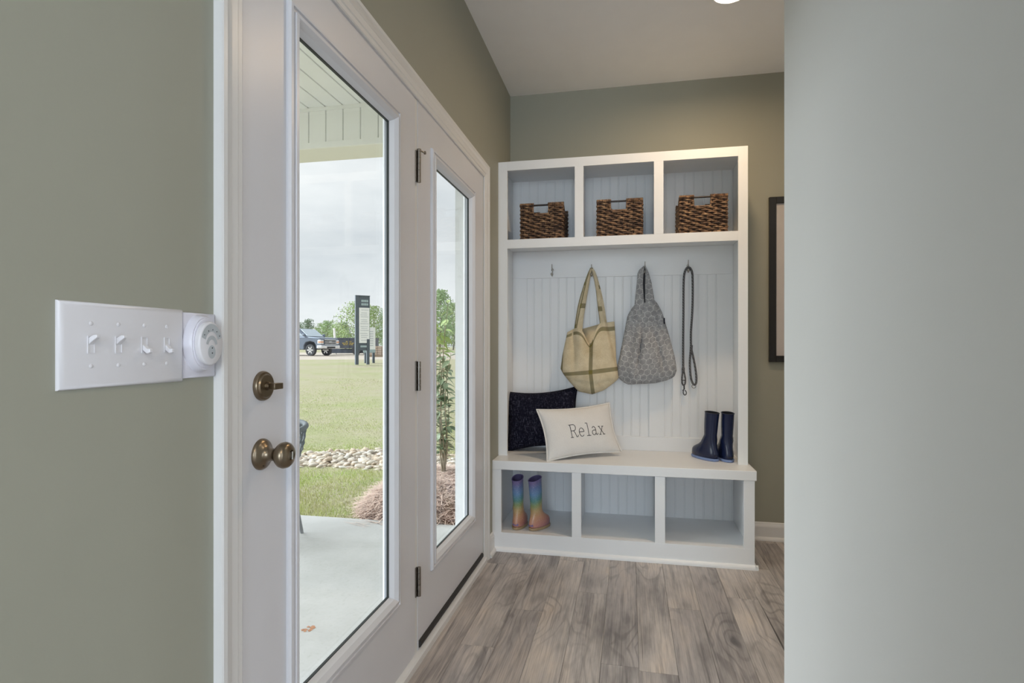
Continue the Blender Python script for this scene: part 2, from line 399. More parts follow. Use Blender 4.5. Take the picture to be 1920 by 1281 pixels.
oval(arcband(.0002, .0098, 0, 360, .0326, cy_, cz_-.0125, 32), .90, 1.20).build('printed_disc', M['greyprint'], dl)
for a, r in ((35, .023), (60, .024), (85, .024), (110, .023), (140, .023)):
    MB().box((.0325, cy_+r*math.cos(R(a))-.0008, cz_+r*math.sin(R(a))-.0011), (.0329, cy_+r*math.cos(R(a))+.0008, cz_+r*math.sin(R(a))+.0011)).build('mark', M['inkdot'], dl)
for dz in (-.008, -.017):
    MB().lathe([(.0325, .0014), (.033, .0012), (.033, .0002)], (0, cy_+.001, cz_+dz), 'x', 10).build('mark', M['inkdot'], dl)

# ------------------------------------------------------------------ BUILT-IN BENCH
W = 1.371; YF = 3.235; YS = 3.0873
def beadboard(name, x0, x1, z0, z1, y, parent, pitch=.052):
    # tongue-and-bead sheet: real grooves with a bead beside each
    pr = []; x = x0; n = max(1, round((x1-x0)/pitch)); p = (x1-x0)/n
    for i in range(n):
        a = x0+i*p
        pr += [(a+.0002, y), (a+p-.0095, y), (a+p-.0080, y+.0020), (a+p-.0065, y), (a+p-.0040, y-.0004), (a+p-.0018, y), (a+p-.0004, y+.0020)]
    m = MB(); m.loft([[(px, py, z0) for px, py in pr], [(px, py, z1) for px, py in pr]], False, False)
    m.box((x0, y+.0036, z0), (x1, y+.009, z1))
    return m.build(name, M['white'], parent)
hu = tag(empty('hall_tree_cabinet', (W/2, YB, .502)), 'tall white built-in coat cabinet with three upper cubbies and hook board', 'cabinet')
def part(nm, lo, hi, bev=.0012, p=None, m='white'): return box(nm, lo, hi, M[m], p or hu, bev)
part('stile', (0.0, YF, .502), (.0537, YF+.019, 2.211)); part('stile', (1.3214, YF, .502), (W, YF+.019, 2.211))
part('rail', (.0537, YF, 2.1590), (1.3214, YF+.019, 2.211), .0006); part('rail', (.0537, YF, 1.7060), (1.3214, YF+.019, 1.7575), .0006)
part('stile', (.4454, YF+.0003, 1.7575), (.4948, YF+.019, 2.159), .0006); part('stile', (.8822, YF+.0003, 1.7575), (.9335, YF+.019, 2.159), .0006)
part('side_panel', (.001, YF+.019, .502), (.020, YB-.001, 2.205)); part('side_panel', (W-.020, YF+.019, .502), (W-.0005, YB-.001, 2.205))
part('top_panel', (.02, YF+.019, 2.186), (W-.02, YB-.001, 2.205)); part('shelf', (.02, YF+.019, 1.7385), (W-.02, YB-.001, 1.7572))
part('divider', (.461, YF+.019, 1.7575), (.479, YB-.012, 2.186)); part('divider', (.899, YF+.019, 1.7575), (.917, YB-.012, 2.186))
for a, b in ((.02, .461), (.479, .899), (.917, W-.02)): beadboard('beadboard_panel', a, b, 1.7575, 2.186, YB-.011, hu)
yp = YB-.010
for a, b in ((.110, .421), (.507, .869), (.955, 1.260)): beadboard('beadboard_panel', a, b, .586, 1.568, yp, hu)
yr = YB-.021
part('hook_rail', (.02, yr, 1.568), (W-.02, YB-.001, 1.7385), .002); part('lower_rail', (.02, yr, .502), (W-.02, YB-.001, .586), .002)
for a, b in ((.02, .112), (.4198, .5091), (.867, .957), (1.259, W-.02)): part('batten', (a, yr+.0003, .586), (b, YB-.001, 1.568), .002)
# coat hooks
def hook(x, z):
    y = yr
    h = MB().lathe([(-.0005, .0085), (-.003, .008), (-.0045, .005), (-.0045, .0003)], (x, y, z-.022), 'y', 16).build('coat_hook', M['chrome'], hu, smooth=40)
    MB().tube([(x, y-.003, z-.022), (x, y-.012, z-.026), (x, y-.022, z-.024), (x, y-.030, z-.008), (x, y-.034, z+.010)], [.003, .003, .0029, .0026, .0024], 10).build('upper_prong', M['chrome'], h, smooth=50)
    MB().tube([(x, y-.003, z-.024), (x, y-.006, z-.045), (x, y-.014, z-.062), (x, y-.026, z-.064), (x, y-.034, z-.052)], [.003, .003, .0029, .0027, .0025], 10).build('lower_prong', M['chrome'], h, smooth=50)
    MB().lathe([(-.009, .001), (-.0065, .0068), (0, .0092), (.0065, .0068), (.009, .001)], (x, y-.034, z-.052), 'y', 14).build('hook_ball', M['chrome'], h, smooth=80)
HK = [(.276, 1.640), (.521, 1.632), (.842, 1.640), (1.093, 1.642)]
for x, z in HK: hook(x, z)

bs = tag(empty('bench_cubby_base', (W/2, YB, 0)), 'low white bench base with three open shoe cubbies', 'cabinet')
WB = 1.375
for a, b in ((0, .0515), (.4435, .4940), (.8816, .9335), (1.3231, WB)): part('stile', (a, YS, .1025), (b, YS+.019, .452), .0006, bs)
part('toe_rail', (0, YS-.0003, 0.0), (WB, YS+.019, .1025), .0006, bs)
part('side_panel', (.001, YS+.019, 0), (.02, YB-.001, .452), .0006, bs); part('side_panel', (WB-.02, YS+.019, 0), (WB-.0005, YB-.001, .452), .0006, bs)
part('cubby_floor', (.02, YS+.019, .084), (WB-.02, YB-.001, .1022), .0006, bs)
part('divider', (.459, YS+.019, .1022), (.477, YB-.012, .452), .0006, bs); part('divider', (.898, YS+.019, .1022), (.916, YB-.012, .452), .0006, bs)
for a, b in ((.02, .459), (.477, .898), (.916, WB-.02)): beadboard('beadboard_panel', a, b, .1022, .452, YB-.011, bs)
SH = [(0, 0), (-.016, 0), (-.015, .009), (-.011, .016), (-.005, .021), (0, .0225)]
MB().loft([[(x, YS+d, z) for d, z in SH] for x in (.016, WB+.016)]).loft([[(WB-d, y, z) for d, z in SH] for y in (YS-.016, YB-.03)]).build('shoe_moulding', M['white'], bs)
bt = tag(box('bench', (.0005, YS-.0065, .452), (1.384, YB-.001, .502), M['white'], bev=.003, loc=(W/2, YB, .452)), 'long white bench seat board above the shoe cubbies', 'bench')

# ------------------------------------------------------------------ PICTURE FRAME
pf = tag(empty('picture_frame', (1.90, YB, 1.046)), 'black framed picture with pale mat right of the cabinet', 'picture')
x0, x1, z0, z1 = 1.5464+.004, 2.26, 1.0456, 2.009
for nm, lo, hi in (('frame_side', (x0, YB-.024, z0), (x0+.037, YB-.001, z1)), ('frame_side', (x1-.037, YB-.024, z0), (x1, YB-.001, z1)), ('frame_top', (x0+.037, YB-.024, z1-.037), (x1-.037, YB-.001, z1)), ('frame_bottom', (x0+.037, YB-.024, z0), (x1-.037, YB-.001, z0+.037))):
    box(nm, lo, hi, M['black'], pf, .0015)
M['mat'] = simple('pale_picture_mat', (196, 190, 188), .8, var=.05, vscale=6)
M['art'] = simple('soft_grey_print', (170, 166, 160), .8, var=.25, vscale=9)
mt_ = box('mat_board', (x0+.03, YB-.012, z0+.03), (x1-.03, YB-.004, z1-.03), M['mat'], pf)
box('print', (x0+.13, YB-.0135, z0+.15), (x1-.13, YB-.0118, z1-.15), M['art'], mt_)

# ------------------------------------------------------------------ CEILING LIGHT AND ADDED FILL LIGHTS
def emit(name, rgb, st):
    t = NT(name); t.b.inputs['Emission Color'].default_value = rgb+(1,); t.b.inputs['Emission Strength'].default_value = st
    t.b.inputs['Base Color'].default_value = (.9,.9,.9,1); return t.m
M['lamp'] = emit('warm_lamp_lens', (1, .80, .58), 9)
def recessed(x, y, label, power, color=(1, .80, .58)):
    e = tag(empty('recessed_ceiling_light', (x, y, H)), label, 'ceiling light')
    MB().lathe([(-.0005, .095), (-.006, .093), (-.009, .085), (-.007, .076), (-.0008, .075)], (x, y, H), 'z', 40).build('trim_ring', M['ceiling'], e, smooth=40)
    MB().lathe([(-.0045, .074), (-.0060, .050), (-.0065, .0005)], (x, y, H), 'z', 32).build('lens', M['lamp'], e, smooth=40)
    l = bpy.data.lights.new('downlight', 'AREA'); l.shape = 'DISK'; l.size = .14; l.energy = power; l.color = color; l.spread = R(170)
    o = bpy.data.objects.new('downlight', l); COL.objects.link(o); o.location = (0, 0, -.02); o.parent = e
    return e
recessed(1.20, 2.725, 'round recessed ceiling light glowing warm in front of the bench', 7.5, (1, .73, .46))
recessed(2.2, 1.75, 'added recessed fill light in the unseen side passage', 3, (1, .90, .80))  # out-of-view fixture added to lift the doors, upper wall and ceiling
recessed(1.6, -1.4, 'added recessed fill light in the unseen room behind the viewpoint', 14)  # out-of-view fixture added as extra interior light from behind the camera
# ------------------------------------------------------------------ BASKETS
def wicker_mat():
    t = NT('brown_woven_rattan'); v = t.coord('Object')
    a = t.noise(t.coord('Object', (40, 40, 85)), 1.0, 3, .6); b = t.noise(v, 22, 2); 
    c = t.ramp(a, [(.28, L((34, 25, 21))), (.43, L((92, 68, 52))), (.58, L((150, 116, 86))), (.76, L((208, 178, 136)))])
    d = t.mix(t.ramp(b, [(.36, (.65,.65,.65)), (.55, (0,0,0))]), c, L((52, 36, 30)))
    t.bump(t.noise(v, 600, 3), .4, .0008)
    return t.set(Base_Color=d, Roughness=.55)
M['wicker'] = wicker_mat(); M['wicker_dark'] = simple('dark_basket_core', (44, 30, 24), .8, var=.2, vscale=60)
M['rod'] = simple('dark_handle_rod', (46, 38, 34), .4)
BW, BD, BH, BHS = .248, .236, .203, .163
def basket_parts(e):
    hx = BW/2
    def fr_h(x): return BH
    # inner core walls
    t = .004
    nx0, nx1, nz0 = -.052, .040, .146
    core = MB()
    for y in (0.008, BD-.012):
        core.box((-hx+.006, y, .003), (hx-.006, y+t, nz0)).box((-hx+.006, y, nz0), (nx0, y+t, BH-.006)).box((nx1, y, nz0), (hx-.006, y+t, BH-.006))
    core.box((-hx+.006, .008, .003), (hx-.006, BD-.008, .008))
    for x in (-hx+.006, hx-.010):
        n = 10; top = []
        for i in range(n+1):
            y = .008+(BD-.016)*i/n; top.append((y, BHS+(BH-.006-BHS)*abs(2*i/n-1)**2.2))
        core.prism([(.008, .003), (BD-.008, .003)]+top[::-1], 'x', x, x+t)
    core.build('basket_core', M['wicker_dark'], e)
    # woven strands: every row weaves in and out of the stakes
    rnd = random.Random(3); weave = MB(); rows = 17; r = .0062
    def strand(fn, s0, s1, z, ph, outn):
        n = max(4, int((s1-s0)/.0075)); pts = []
        for i in range(n+1):
            s = s0+(s1-s0)*i/n
            off = .0042*math.sin(s/.0315*math.pi*2*.5+ph)
            p = Vector(fn(s)); p += Vector(outn)*off; pts.append((p.x, p.y, z+rnd.uniform(-.0012, .0012)+.0016*math.sin(s/.0315*math.pi+ph+1.2)))
        weave.tube(pts, [r*rnd.uniform(.78, 1.08) for _ in pts], 6)
    for i in range(rows):
        z = .0065+i*.0119; ph = math.pi*(i % 2)+rnd.uniform(-.3, .3)
        for y, on in ((.004, (0,-1,0)), (BD-.004, (0,1,0))):
            if z < nz0: strand(lambda s: (s, y, 0), -hx, hx, z, ph, on)
            elif z < BH-.008:
                strand(lambda s: (s, y, 0), -hx, nx0, z, ph, on); strand(lambda s: (s, y, 0), nx1, hx, z, ph, on)
        for x, on in ((-hx+.002, (-1,0,0)), (hx-.002, (1,0,0))):
            if z < BHS-.004: strand(lambda s: (x, s, 0), .002, BD-.002, z, ph, on)
            elif z < BH-.008:
                k = ((z-BHS)/(BH-BHS)); k = max(0, k)**(1/2.2); q = (1-k)*BD/2
                if q > .014:
                    strand(lambda s: (x, s, 0), .002, q, z, ph, on); strand(lambda s: (x, s, 0), BD-q, BD-.002, z, ph, on)
    wv = weave.build('weave', M['wicker'], e, smooth=60); wv['kind'] = 'stuff'
    # stakes
    for x in [-hx+.016+i*.0308 for i in range(8)]:
        for y in (.0015, BD-.0015):
            zt = nz0 if nx0 < x < nx1 else BH-.01
            MB().tube([(x, y, .004), (x, y, zt)], .0026, 5).build('stake', M['wicker_dark'], e)
    # wrapped rim on the raised ends and along the dipped sides
    rim = MB()
    for y in (.004, BD-.004):
        for a, b in ((-hx, nx0), (nx1, hx)):
            n = int((b-a)/.0078)
            for i in range(n+1):
                x = a+(b-a)*i/n
                rim.tube([(x+.0045*math.cos(k*math.pi/4)*0+.001*math.sin(k), y+.0098*math.cos(k*math.pi/4), BH-.004+.0098*math.sin(k*math.pi/4)) for k in range(8)], .0043, 5, closed=True)
    for x in (-hx+.002, hx-.002):
        n = 22
        rim.tube([(x, .004+(BD-.008)*i/n, BHS+(BH-.004-BHS)*abs(2*i/n-1)**2.2) for i in range(n+1)], .0078, 8)
    for y in (.004, BD-.004):
        rim.tube([(nx0-.002, y, BH-.01), (nx0, y, nz0+.004), (nx0+.006, y, nz0), (nx1-.006, y, nz0), (nx1, y, nz0+.004), (nx1+.002, y, BH-.01)], .0058, 7)
    rim.build('rim', M['wicker'], e, smooth=60)
    for y in (.004, BD-.004):
        MB().tube([(nx0-.02, y, BH-.0055), (nx1+.02, y, BH-.0055)], .0052, 10).build('handle_rod', M['rod'], e, smooth=50)
BK = [(.2525, 3.258, 'dark brown woven basket in the left upper cubby'), (.6955, 3.258, 'brown woven basket in the middle upper cubby'), (1.1458, 3.258, 'lighter brown woven basket in the right upper cubby')]
b0 = None
for x, y, lab in BK:
    e = tag(empty('wicker_basket', (x, y, 1.7578), 0, True), lab, 'basket', 'woven baskets in the upper cubbies')
    if b0 is None: basket_parts(e); b0 = e
    else:
        for ch in list(b0.children):
            c = ch.copy(); COL.objects.link(c); c.parent = e

# ------------------------------------------------------------------ FABRICS
def fabric(name, rgb, weave=500, var=.1, bump=.35, rough=.9, extra=None):
    t = NT(name); v = t.coord('Object'); c = L(rgb)
    n = t.noise(v, 14, 3); f = t.noise(v, weave, 2)
    col = t.ramp(n, [(.3, tuple(x*(1-var) for x in c[:3])), (.7, tuple(min(1, x*(1+var)) for x in c[:3]))])
    col = t.mix(.25, col, t.ramp(f, [(.3, (.25,.25,.25)), (.7, (1,1,1))]), 'MULTIPLY')
    t.bump(f, bump, .0008); t.b.inputs['Sheen Weight'].default_value = .15
    return t.set(Base_Color=col, Roughness=rough, Specular_IOR_Level=.2)
M['white_fabric'] = fabric('off_white_cotton', (246, 244, 241), 900, .02, .2)
M['thread'] = simple('black_thread', (30, 30, 34), .8)
def navy_mat():
    t = NT('navy_slub_weave')
    a = t.noise(t.coord('Object', (300, 60, 40)), 1, 3, .7); b = t.noise(t.coord('Object', (40, 60, 300)), 1, 3, .7); g = t.noise(t.coord('Object'), 12, 3)
    s = t.math('MULTIPLY', t.math('MAXIMUM', t.ramp(a, [(.56, (0,0,0)), (.74, (1,1,1))]), t.ramp(b, [(.58, (0,0,0)), (.76, (1,1,1))])), t.ramp(g, [(.3, (.25,)*3), (.65, (1,1,1))]))
    col = t.mix(s, L((17, 18, 34)), L((128, 130, 152)))
    t.bump(s, .4, .001); return t.set(Base_Color=col, Roughness=.95, Specular_IOR_Level=.15)
M['navy_fabric'] = navy_mat()
def burlap_mat():
    t = NT('burlap_plaid'); tc = t.n('TexCoord'); sp_ = t.n('SeparateXYZ'); t.l(tc.outputs['UV'], sp_.inputs[0])
    u, v = sp_.outputs[0], sp_.outputs[1]
    fine = t.noise(t.coord('Object'), 420, 2); lo = t.noise(t.coord('Object'), 20, 3)
    base = t.ramp(lo, [(.3, L((214, 199, 166))), (.7, L((234, 221, 192)))])
    base = t.mix(t.ramp(fine, [(.35, (.45,)*3), (.6, (0,0,0))]), base, L((166, 148, 112)))
    def band(x, c, wdt): return t.math('LESS_THAN', t.math('ABSOLUTE', t.math('SUBTRACT', x, c)), wdt)
    hs = t.math('MAXIMUM', band(v, .93, .022), band(v, .385, .030)); us = t.math('MAXIMUM', t.math('MAXIMUM', band(u, .53, .032), band(u, .02, .025)), band(u, 1.82, .03))
    diag = t.math('GREATER_THAN', t.math('SINE', t.math('ADD', t.math('MULTIPLY', u, 300.0), t.math('MULTIPLY', v, 380.0))), -.3)
    st = t.math('MAXIMUM', hs, us); both = t.math('MULTIPLY', hs, us)
    g = t.math('MULTIPLY_ADD', diag, .65); g.node.inputs[2].default_value = .30
    col = t.mix(t.math('MULTIPLY', st, g), base, L((98, 92, 54)))
    col = t.mix(t.math('MULTIPLY', both, .8), col, L((122, 112, 50)))
    t.bump(fine, .5, .0012); return t.set(Base_Color=col, Roughness=.95, Specular_IOR_Level=.15)
M['burlap'] = burlap_mat()
def hex_mat():
    t = NT('grey_honeycomb_print'); tc = t.n('TexCoord'); mp_ = t.n('Mapping'); mp_.inputs['Scale'].default_value = (1/.036, 1/.036, 1)
    t.l(tc.outputs['UV'], mp_.inputs[0]); s = t.n('SeparateXYZ'); t.l(mp_.outputs[0], s.inputs[0]); x, y = s.outputs[0], s.outputs[1]
    q = 1.7320508
    def fm(a, m): return t.math('FLOORED_MODULO', a, m)
    ax = t.math('SUBTRACT', fm(x, 1.0), .5); ay = t.math('SUBTRACT', fm(y, q), q/2)
    bx = t.math('SUBTRACT', fm(t.math('SUBTRACT', x, .5), 1.0), .5); by = t.math('SUBTRACT', fm(t.math('SUBTRACT', y, q/2), q), q/2)
    def hd(a, b):
        a = t.math('ABSOLUTE', a); b = t.math('ABSOLUTE', b)
        return t.math('MAXIMUM', a, t.math('ADD', t.math('MULTIPLY', a, .5), t.math('MULTIPLY', b, q/2)))
    h = t.math('MINIMUM', hd(ax, ay), hd(bx, by))
    line = t.ramp(h, [(.455, (0,0,0)), (.475, (1,1,1))])
    fine = t.noise(t.coord('Object'), 600, 2); lo = t.noise(t.coord('Object', loc=(3,1,2)), 45, 2)
    base = t.ramp(lo, [(.35, L((150, 151, 154))), (.65, L((176, 177, 179)))])
    base = t.mix(t.ramp(fine, [(.35, (.35,)*3), (.6, (0,0,0))]), base, L((116, 117, 120)))
    brk = t.ramp(t.noise(t.coord('Object'), 90, 2), [(.38, (.25,)*3), (.55, (1,1,1))])
    col = t.mix(t.math('MULTIPLY', t.math('MULTIPLY', line, brk), .85), base, L((226, 227, 226)))
    t.bump(fine, .35, .0008); return t.set(Base_Color=col, Roughness=.92, Specular_IOR_Level=.15)
M['hexfab'] = hex_mat()
M['dark_inside'] = fabric('dark_bag_lining', (78, 78, 82), 500)
M['burlap_in'] = fabric('burlap_plain', (186, 166, 122), 400, .1)
def lerp_tab(tab, x):
    for (a, p), (b, q) in zip(tab, tab[1:]):
        if x <= b:
            k = 0 if b == a else max(0, (x-a)/(b-a)); return tuple(i+(j-i)*k for i, j in zip(p, q))
    return tab[-1][1]

# burlap tote -----------------------------------------------------
tb = tag(empty('burlap_tote_bag', (.52, yr, .842)), 'beige burlap tote bag with green plaid stripes hanging on a hook', 'bag')
def bag_body(name, mat, e, rows, nring, depth_c, topfn, folds, uvs=(1, 1), uvm=None):
    # rows: (t, (xl, xr, z, depth)) from bottom to mouth, ring angle 0 = right, front = -y
    m = MB(); m.uv = []; N = 26; rings = []
    for i in range(N+1):
        t = i/N; xl, zl, xr, zr, d = lerp_tab(rows, t); ring = []
        for j in range(nring):
            a = 2*math.pi*j/nring; ca, sa = math.cos(a), math.sin(a)
            cx = (xl+xr)/2; w = (xr-xl)/2
            px = cx+w*(abs(ca)**.85)*(1 if ca > 0 else -1)
            f = 1.0 if sa > 0 else 1.0
            py = depth_c-(d/2)*(abs(sa)**.8)*(1 if sa > 0 else -1)
            if py > yr-.001: py = yr-.001
            pz = zl+(zr-zl)*(px-xl)/(xr-xl)+topfn(a, t, px)
            if sa > 0: py = min(py-folds(px, pz, t)*abs(sa)**.5, yr-.004)
            ring.append((px, py, pz))
            m.uv.append(uvm(px, pz, a, t, xl, xr))
        rings.append(ring)
    m.loft(rings, True, False)
    b = len(m.v)
    # bottom cap + inner wall for cloth thickness
    m.f.append(tuple(range(nring))[::-1])
    inner = []
    for i in range(N, N-8, -1):
        r = rings[i]; c = Vector((sum(p[0] for p in r)/nring, sum(p[1] for p in r)/nring, 0))
        inner.append([(c.x+(p[0]-c.x)*.975, c.y+(p[1]-c.y)*.93, p[2]) for p in r])
    m.loft(inner, True, True); m.uv += [(.1, .5)]*(nring*len(inner))
    return m.build(name, mat, e, smooth=70)
rowsB = [(0, (.445, .862, .530, .846, .045)), (.08, (.4221, .884, .600, .872, .085)), (.20, (.385, .926, .655, .914, .108)), (.33, (.3531, .965, .6862, .9425, .118)), (.42, (.3345, .998, .682, .985, .116)), (.6, (.3465, 1.0867, .671, 1.06, .106)), (.8, (.360, 1.150, .668, 1.170, .095)), (1, (.3762, 1.222, .6608, 1.288, .082))]
def topB(a, t, x):
    k = max(0, (t-.40)/.60)**1.5; front = max(0, math.sin(a))
    return k*(-.105*math.exp(-((x-.516)/.034)**2)*(front**.3)+.014*math.exp(-((x-.425)/.035)**2)+.012*math.exp(-((x-.585)/.03)**2))
def foldB(x, z, t):
    f = .005*math.sin((x-.33)*42+z*6)+.003*math.sin(x*75-z*30)
    f -= .034*math.exp(-((x-.512-(1.05-z)*.05)/.016)**2)*max(0, (t-.25)/.75)
    f += .014*math.exp(-((x-.570-(1.0-z)*.1)/.030)**2)*t
    f -= .030*math.exp(-((x-.418-(1.1-z)*.03)/.010)**2)*max(0, t-.25)
    f += .018*math.exp(-((x-.455)/.024)**2)*t
    lim = .600+(1.295-z)*.235
    if x > lim: f -= .030*min(1, (x-lim)/.012)*min(1, t*1.6)
    f -= .006*math.exp(-((z-.905-abs(x-.52)*.22)/.008)**2)
    return f
def uvB(px, pz, a, t, xl, xr):
    q = (px-.3345)/(.6862-.3345) + (.985-pz)*(-.30 if pz < .985 else .06)
    return (q if math.sin(a) >= 0 else 1.3+q, t-.13*((px-.345)/.33-.42)*(1 if t < .7 else .0))
bag_body('bag_body', M['burlap'], tb, rowsB, 110, yr-.062, topB, foldB, uvm=uvB)
def ribbon(name, mat, e, pts, widths, th=.004, twist=None, uvband=None):
    # flat strap: pts centre line, width in x (twist rotates it about the line)
    m = MB(); m.uv = []; rings = []; Ls = 0
    for i, p in enumerate(pts):
        p = Vector(p); w = widths[i]/2; a = twist[i] if twist else 0
        ux = Vector((math.cos(a), math.sin(a), 0)); uy = Vector((-math.sin(a), math.cos(a), 0))
        if i: Ls += (p-Vector(pts[i-1])).length
        ring = []
        for k in range(10):
            b = 2*math.pi*k/10
            ring.append(p+ux*w*math.cos(b)+uy*(th*(1+.5*math.sin(i*1.7+k)))*math.sin(b)); m.uv.append(((.10+.09*math.cos(b)), (uvband or 0)+Ls*2.0))
        rings.append(ring)
    m.loft(rings); return m.build(name, mat, e, smooth=60)
def interp_pts(pts, n):
    out = []; P = [Vector(p) for p in pts]
    for i in range(len(P)-1):
        p0 = P[max(0, i-1)]; p1 = P[i]; p2 = P[i+1]; p3 = P[min(len(P)-1, i+2)]
        for k in range(n):
            t = k/n
            out.append(.5*((2*p1)+(p2-p0)*t+(2*p0-5*p1+4*p2-p3)*t*t+(3*p1-p0-3*p2+p3)*t**3))
    out.append(P[-1]); return out
hx_, hz_ = HK[1]; yh = yr-.022
def strap(e, name, mat, pts, w0, w1, tw0, tw1, th=.004, uvb=.0):
    q = interp_pts(pts, 5); n = len(q)-1
    ribbon(name, mat, e, q, [w0+(w1-w0)*(i/n) for i in range(n+1)], th, [tw0+(tw1-tw0)*i/n for i in range(n+1)], uvb)
top = (hx_-.001, yh, hz_-.010)
strap(tb, 'strap', M['burlap'], [(.447, yr-.085, 1.205), (.452, yr-.083, 1.27), (.470, yr-.07, 1.38), (.492, yr-.048, 1.50), (.509, yr-.032, 1.585), top], .046, .018, .1, .9, .0045, .02)
strap(tb, 'strap', M['burlap'], [(.433, yr-.045, 1.215), (.440, yr-.045, 1.29), (.456, yr-.04, 1.40), (.484, yr-.03, 1.51), (.508, yr-.024, 1.59), (hx_, yh+.004, hz_-.014)], .040, .016, -.2, .6, .0045, .3)
strap(tb, 'strap', M['burlap'], [(.592, yr-.088, 1.235), (.588, yr-.086, 1.29), (.573, yr-.07, 1.38), (.556, yr-.05, 1.50), (.536, yr-.034, 1.585), (hx_+.002, yh, hz_-.010)], .036, .018, -.3, -.9, .0045, .12)
strap(tb, 'strap', M['burlap'], [(.606, yr-.045, 1.24), (.598, yr-.045, 1.30), (.584, yr-.04, 1.40), (.563, yr-.03, 1.50), (.538, yr-.024, 1.59), (hx_+.002, yh+.004, hz_-.014)], .032, .016, .3, -.5, .0045, .4)

# grey honeycomb tote ----------------------------------------------
tg = tag(empty('patterned_tote_bag', (.85, yr, .905)), 'grey honeycomb print shopping bag hanging beside the burlap tote', 'bag')
rowsG = [(0, (.740, .908, .905, .918, .040)), (.05, (.708, .924, .985, .940, .078)), (.12, (.682, .950, 1.014, .962, .100)), (.20, (.6767, 1.004, 1.026, 1.000, .106)), (.35, (.690, 1.070, 1.014, 1.072, .100)), (.55, (.706, 1.150, .986, 1.185, .084)), (.72, (.722, 1.235, .962, 1.270, .070)), (.86, (.738, 1.322, .940, 1.345, .056)), (.95, (.760, 1.362, .915, 1.392, .048)), (1, (.778, 1.384, .898, 1.412, .040))]
def topG(a, t, x): return 0
def foldG(x, z, t):
    f = .005*math.sin(x*60-z*14)+.004*math.sin(x*33+z*21)
    c = .790+(z-.98)*.16
    f -= .045*math.exp(-((x-c)/.008)**2)*max(0, 1-abs(z-1.13)/.17)
    f += .018*math.exp(-((x-c+.028)/.020)**2)*max(0, 1-abs(z-1.17)/.26)
    f += .012*math.exp(-((x-c-.040)/.025)**2)*max(0, 1-abs(z-1.15)/.26)
    c2 = .955-(z-.98)*.24
    f -= .026*math.exp(-((x-c2)/.012)**2)*max(0, 1-abs(z-1.08)/.20)
    if x > .905+(1.42-z)*.06 and z > 1.25: f -= .016
    return f
bag_body('bag_body', M['hexfab'], tg, rowsG, 100, yr-.052, topG, foldG, uvm=lambda x, z, a, t, xl, xr: (x+.02*math.sin(z*9), z+.015*math.sin(x*17)))
def panelstrap(name, tab, ycf, e, mat, th=.006, fold=0):
    # cloth strap between left/right edges that change with height
    m = MB(); m.uv = []; rings = []
    for z, xl, xr in tab:
        ring = []; n = 20
        yc = ycf(z)
        for k in range(n):
            b = 2*math.pi*k/n; x = (xl+xr)/2+(xr-xl)/2*math.cos(b)
            y = yc-(th+fold*math.sin((x-xl)/(xr-xl+1e-6)*math.pi*2+z*20))*math.sin(b)
            ring.append((x, min(y, yr-.0005), z)); m.uv.append((x, z))
        rings.append(ring)
    m.loft(rings); return m.build(name, mat, e, smooth=60)
yg = lambda z: yr-.060+max(0, (z-1.36))/.27*.036
panelstrap('strap', [(1.15, .752, .800), (1.22, .757, .822), (1.30, .768, .838), (1.386, .780, .838), (1.44, .785, .833), (1.52, .794, .829), (1.575, .797, .833), (1.60, .808, .838), (1.622, .832, .840)], lambda z: yg(z)-.012, tg, M['hexfab'], .011, .003)
panelstrap('strap', [(1.15, .825, .915), (1.25, .834, .906), (1.33, .840, .902), (1.386, .841, .899), (1.44, .842, .892), (1.52, .842, .880), (1.58, .843, .864), (1.608, .843, .852), (1.624, .840, .846)], lambda z: yg(z)-.006, tg, M['hexfab'], .011, .003)
panelstrap('back_strap', [(1.30, .76, .93), (1.36, .79, .915), (1.40, .815, .905), (1.46, .825, .875), (1.55, .830, .858), (1.615, .836, .846)], lambda z: yr-.016, tg, M['dark_inside'], .008, .002)
MB().box((.9500, yr-.070, 1.270), (.9560, yr-.050, 1.306)).build('side_tag', M['navy_fabric'], tg, bev=.001)

# leash -------------------------------------------------------------
def rope_mat():
    t = NT('grey_braided_rope'); v = t.coord('Object', (1, 1, .55)); wv = t.n('TexWave'); wv.inputs['Scale'].default_value = 70; wv.bands_direction = 'DIAGONAL'; t.l(v, wv.inputs[0])
    col = t.ramp(wv.outputs[1], [(.2, L((64, 64, 67))), (.8, L((122, 122, 124)))]); t.bump(wv.outputs[1], .5, .001)
    return t.set(Base_Color=col, Roughness=.8)
M['rope'] = rope_mat(); M['gun'] = simple('dark_gunmetal', (90, 90, 92), .3, 1.0)
le = tag(empty('dog_leash', (1.09, yr, .84)), 'grey rope dog leash with snap clip on the right hook', 'leash')
x4, z4 = HK[3]; yl = yr-.016
pts = interp_pts([(1.0655, yl, 1.000), (1.0650, yl, 1.15), (1.0665, yl, 1.35), (1.0670, yl-.002, 1.50), (1.070, yl-.008, 1.565), (1.080, yl-.013, 1.598), (1.0935, yl-.015, 1.607), (1.107, yl-.013, 1.597), (1.117, yl-.008, 1.562), (1.1195, yl-.002, 1.45), (1.117, yl, 1.34), (1.1095, yl, 1.22), (1.110, yl, 1.125)], 6)
MB().tube(pts, .0064, 10).build('rope', M['rope'], le, smooth=60)
hl = interp_pts([(1.110, yl, 1.125), (1.1055, yl, 1.08), (1.1035, yl, 1.03), (1.108, yl, .96), (1.118, yl, .920), (1.131, yl, .908), (1.140, yl, .925), (1.139, yl, .975), (1.128, yl, 1.045), (1.1155, yl, 1.105), (1.1115, yl, 1.125)], 5)
MB().tube(hl, .0062, 10).build('hand_loop', M['rope'], le, smooth=60)
MB().tube([(1.1095, yl, 1.10), (1.1120, yl, 1.145)], .0088, 12).build('splice', M['rope'], le, smooth=60)
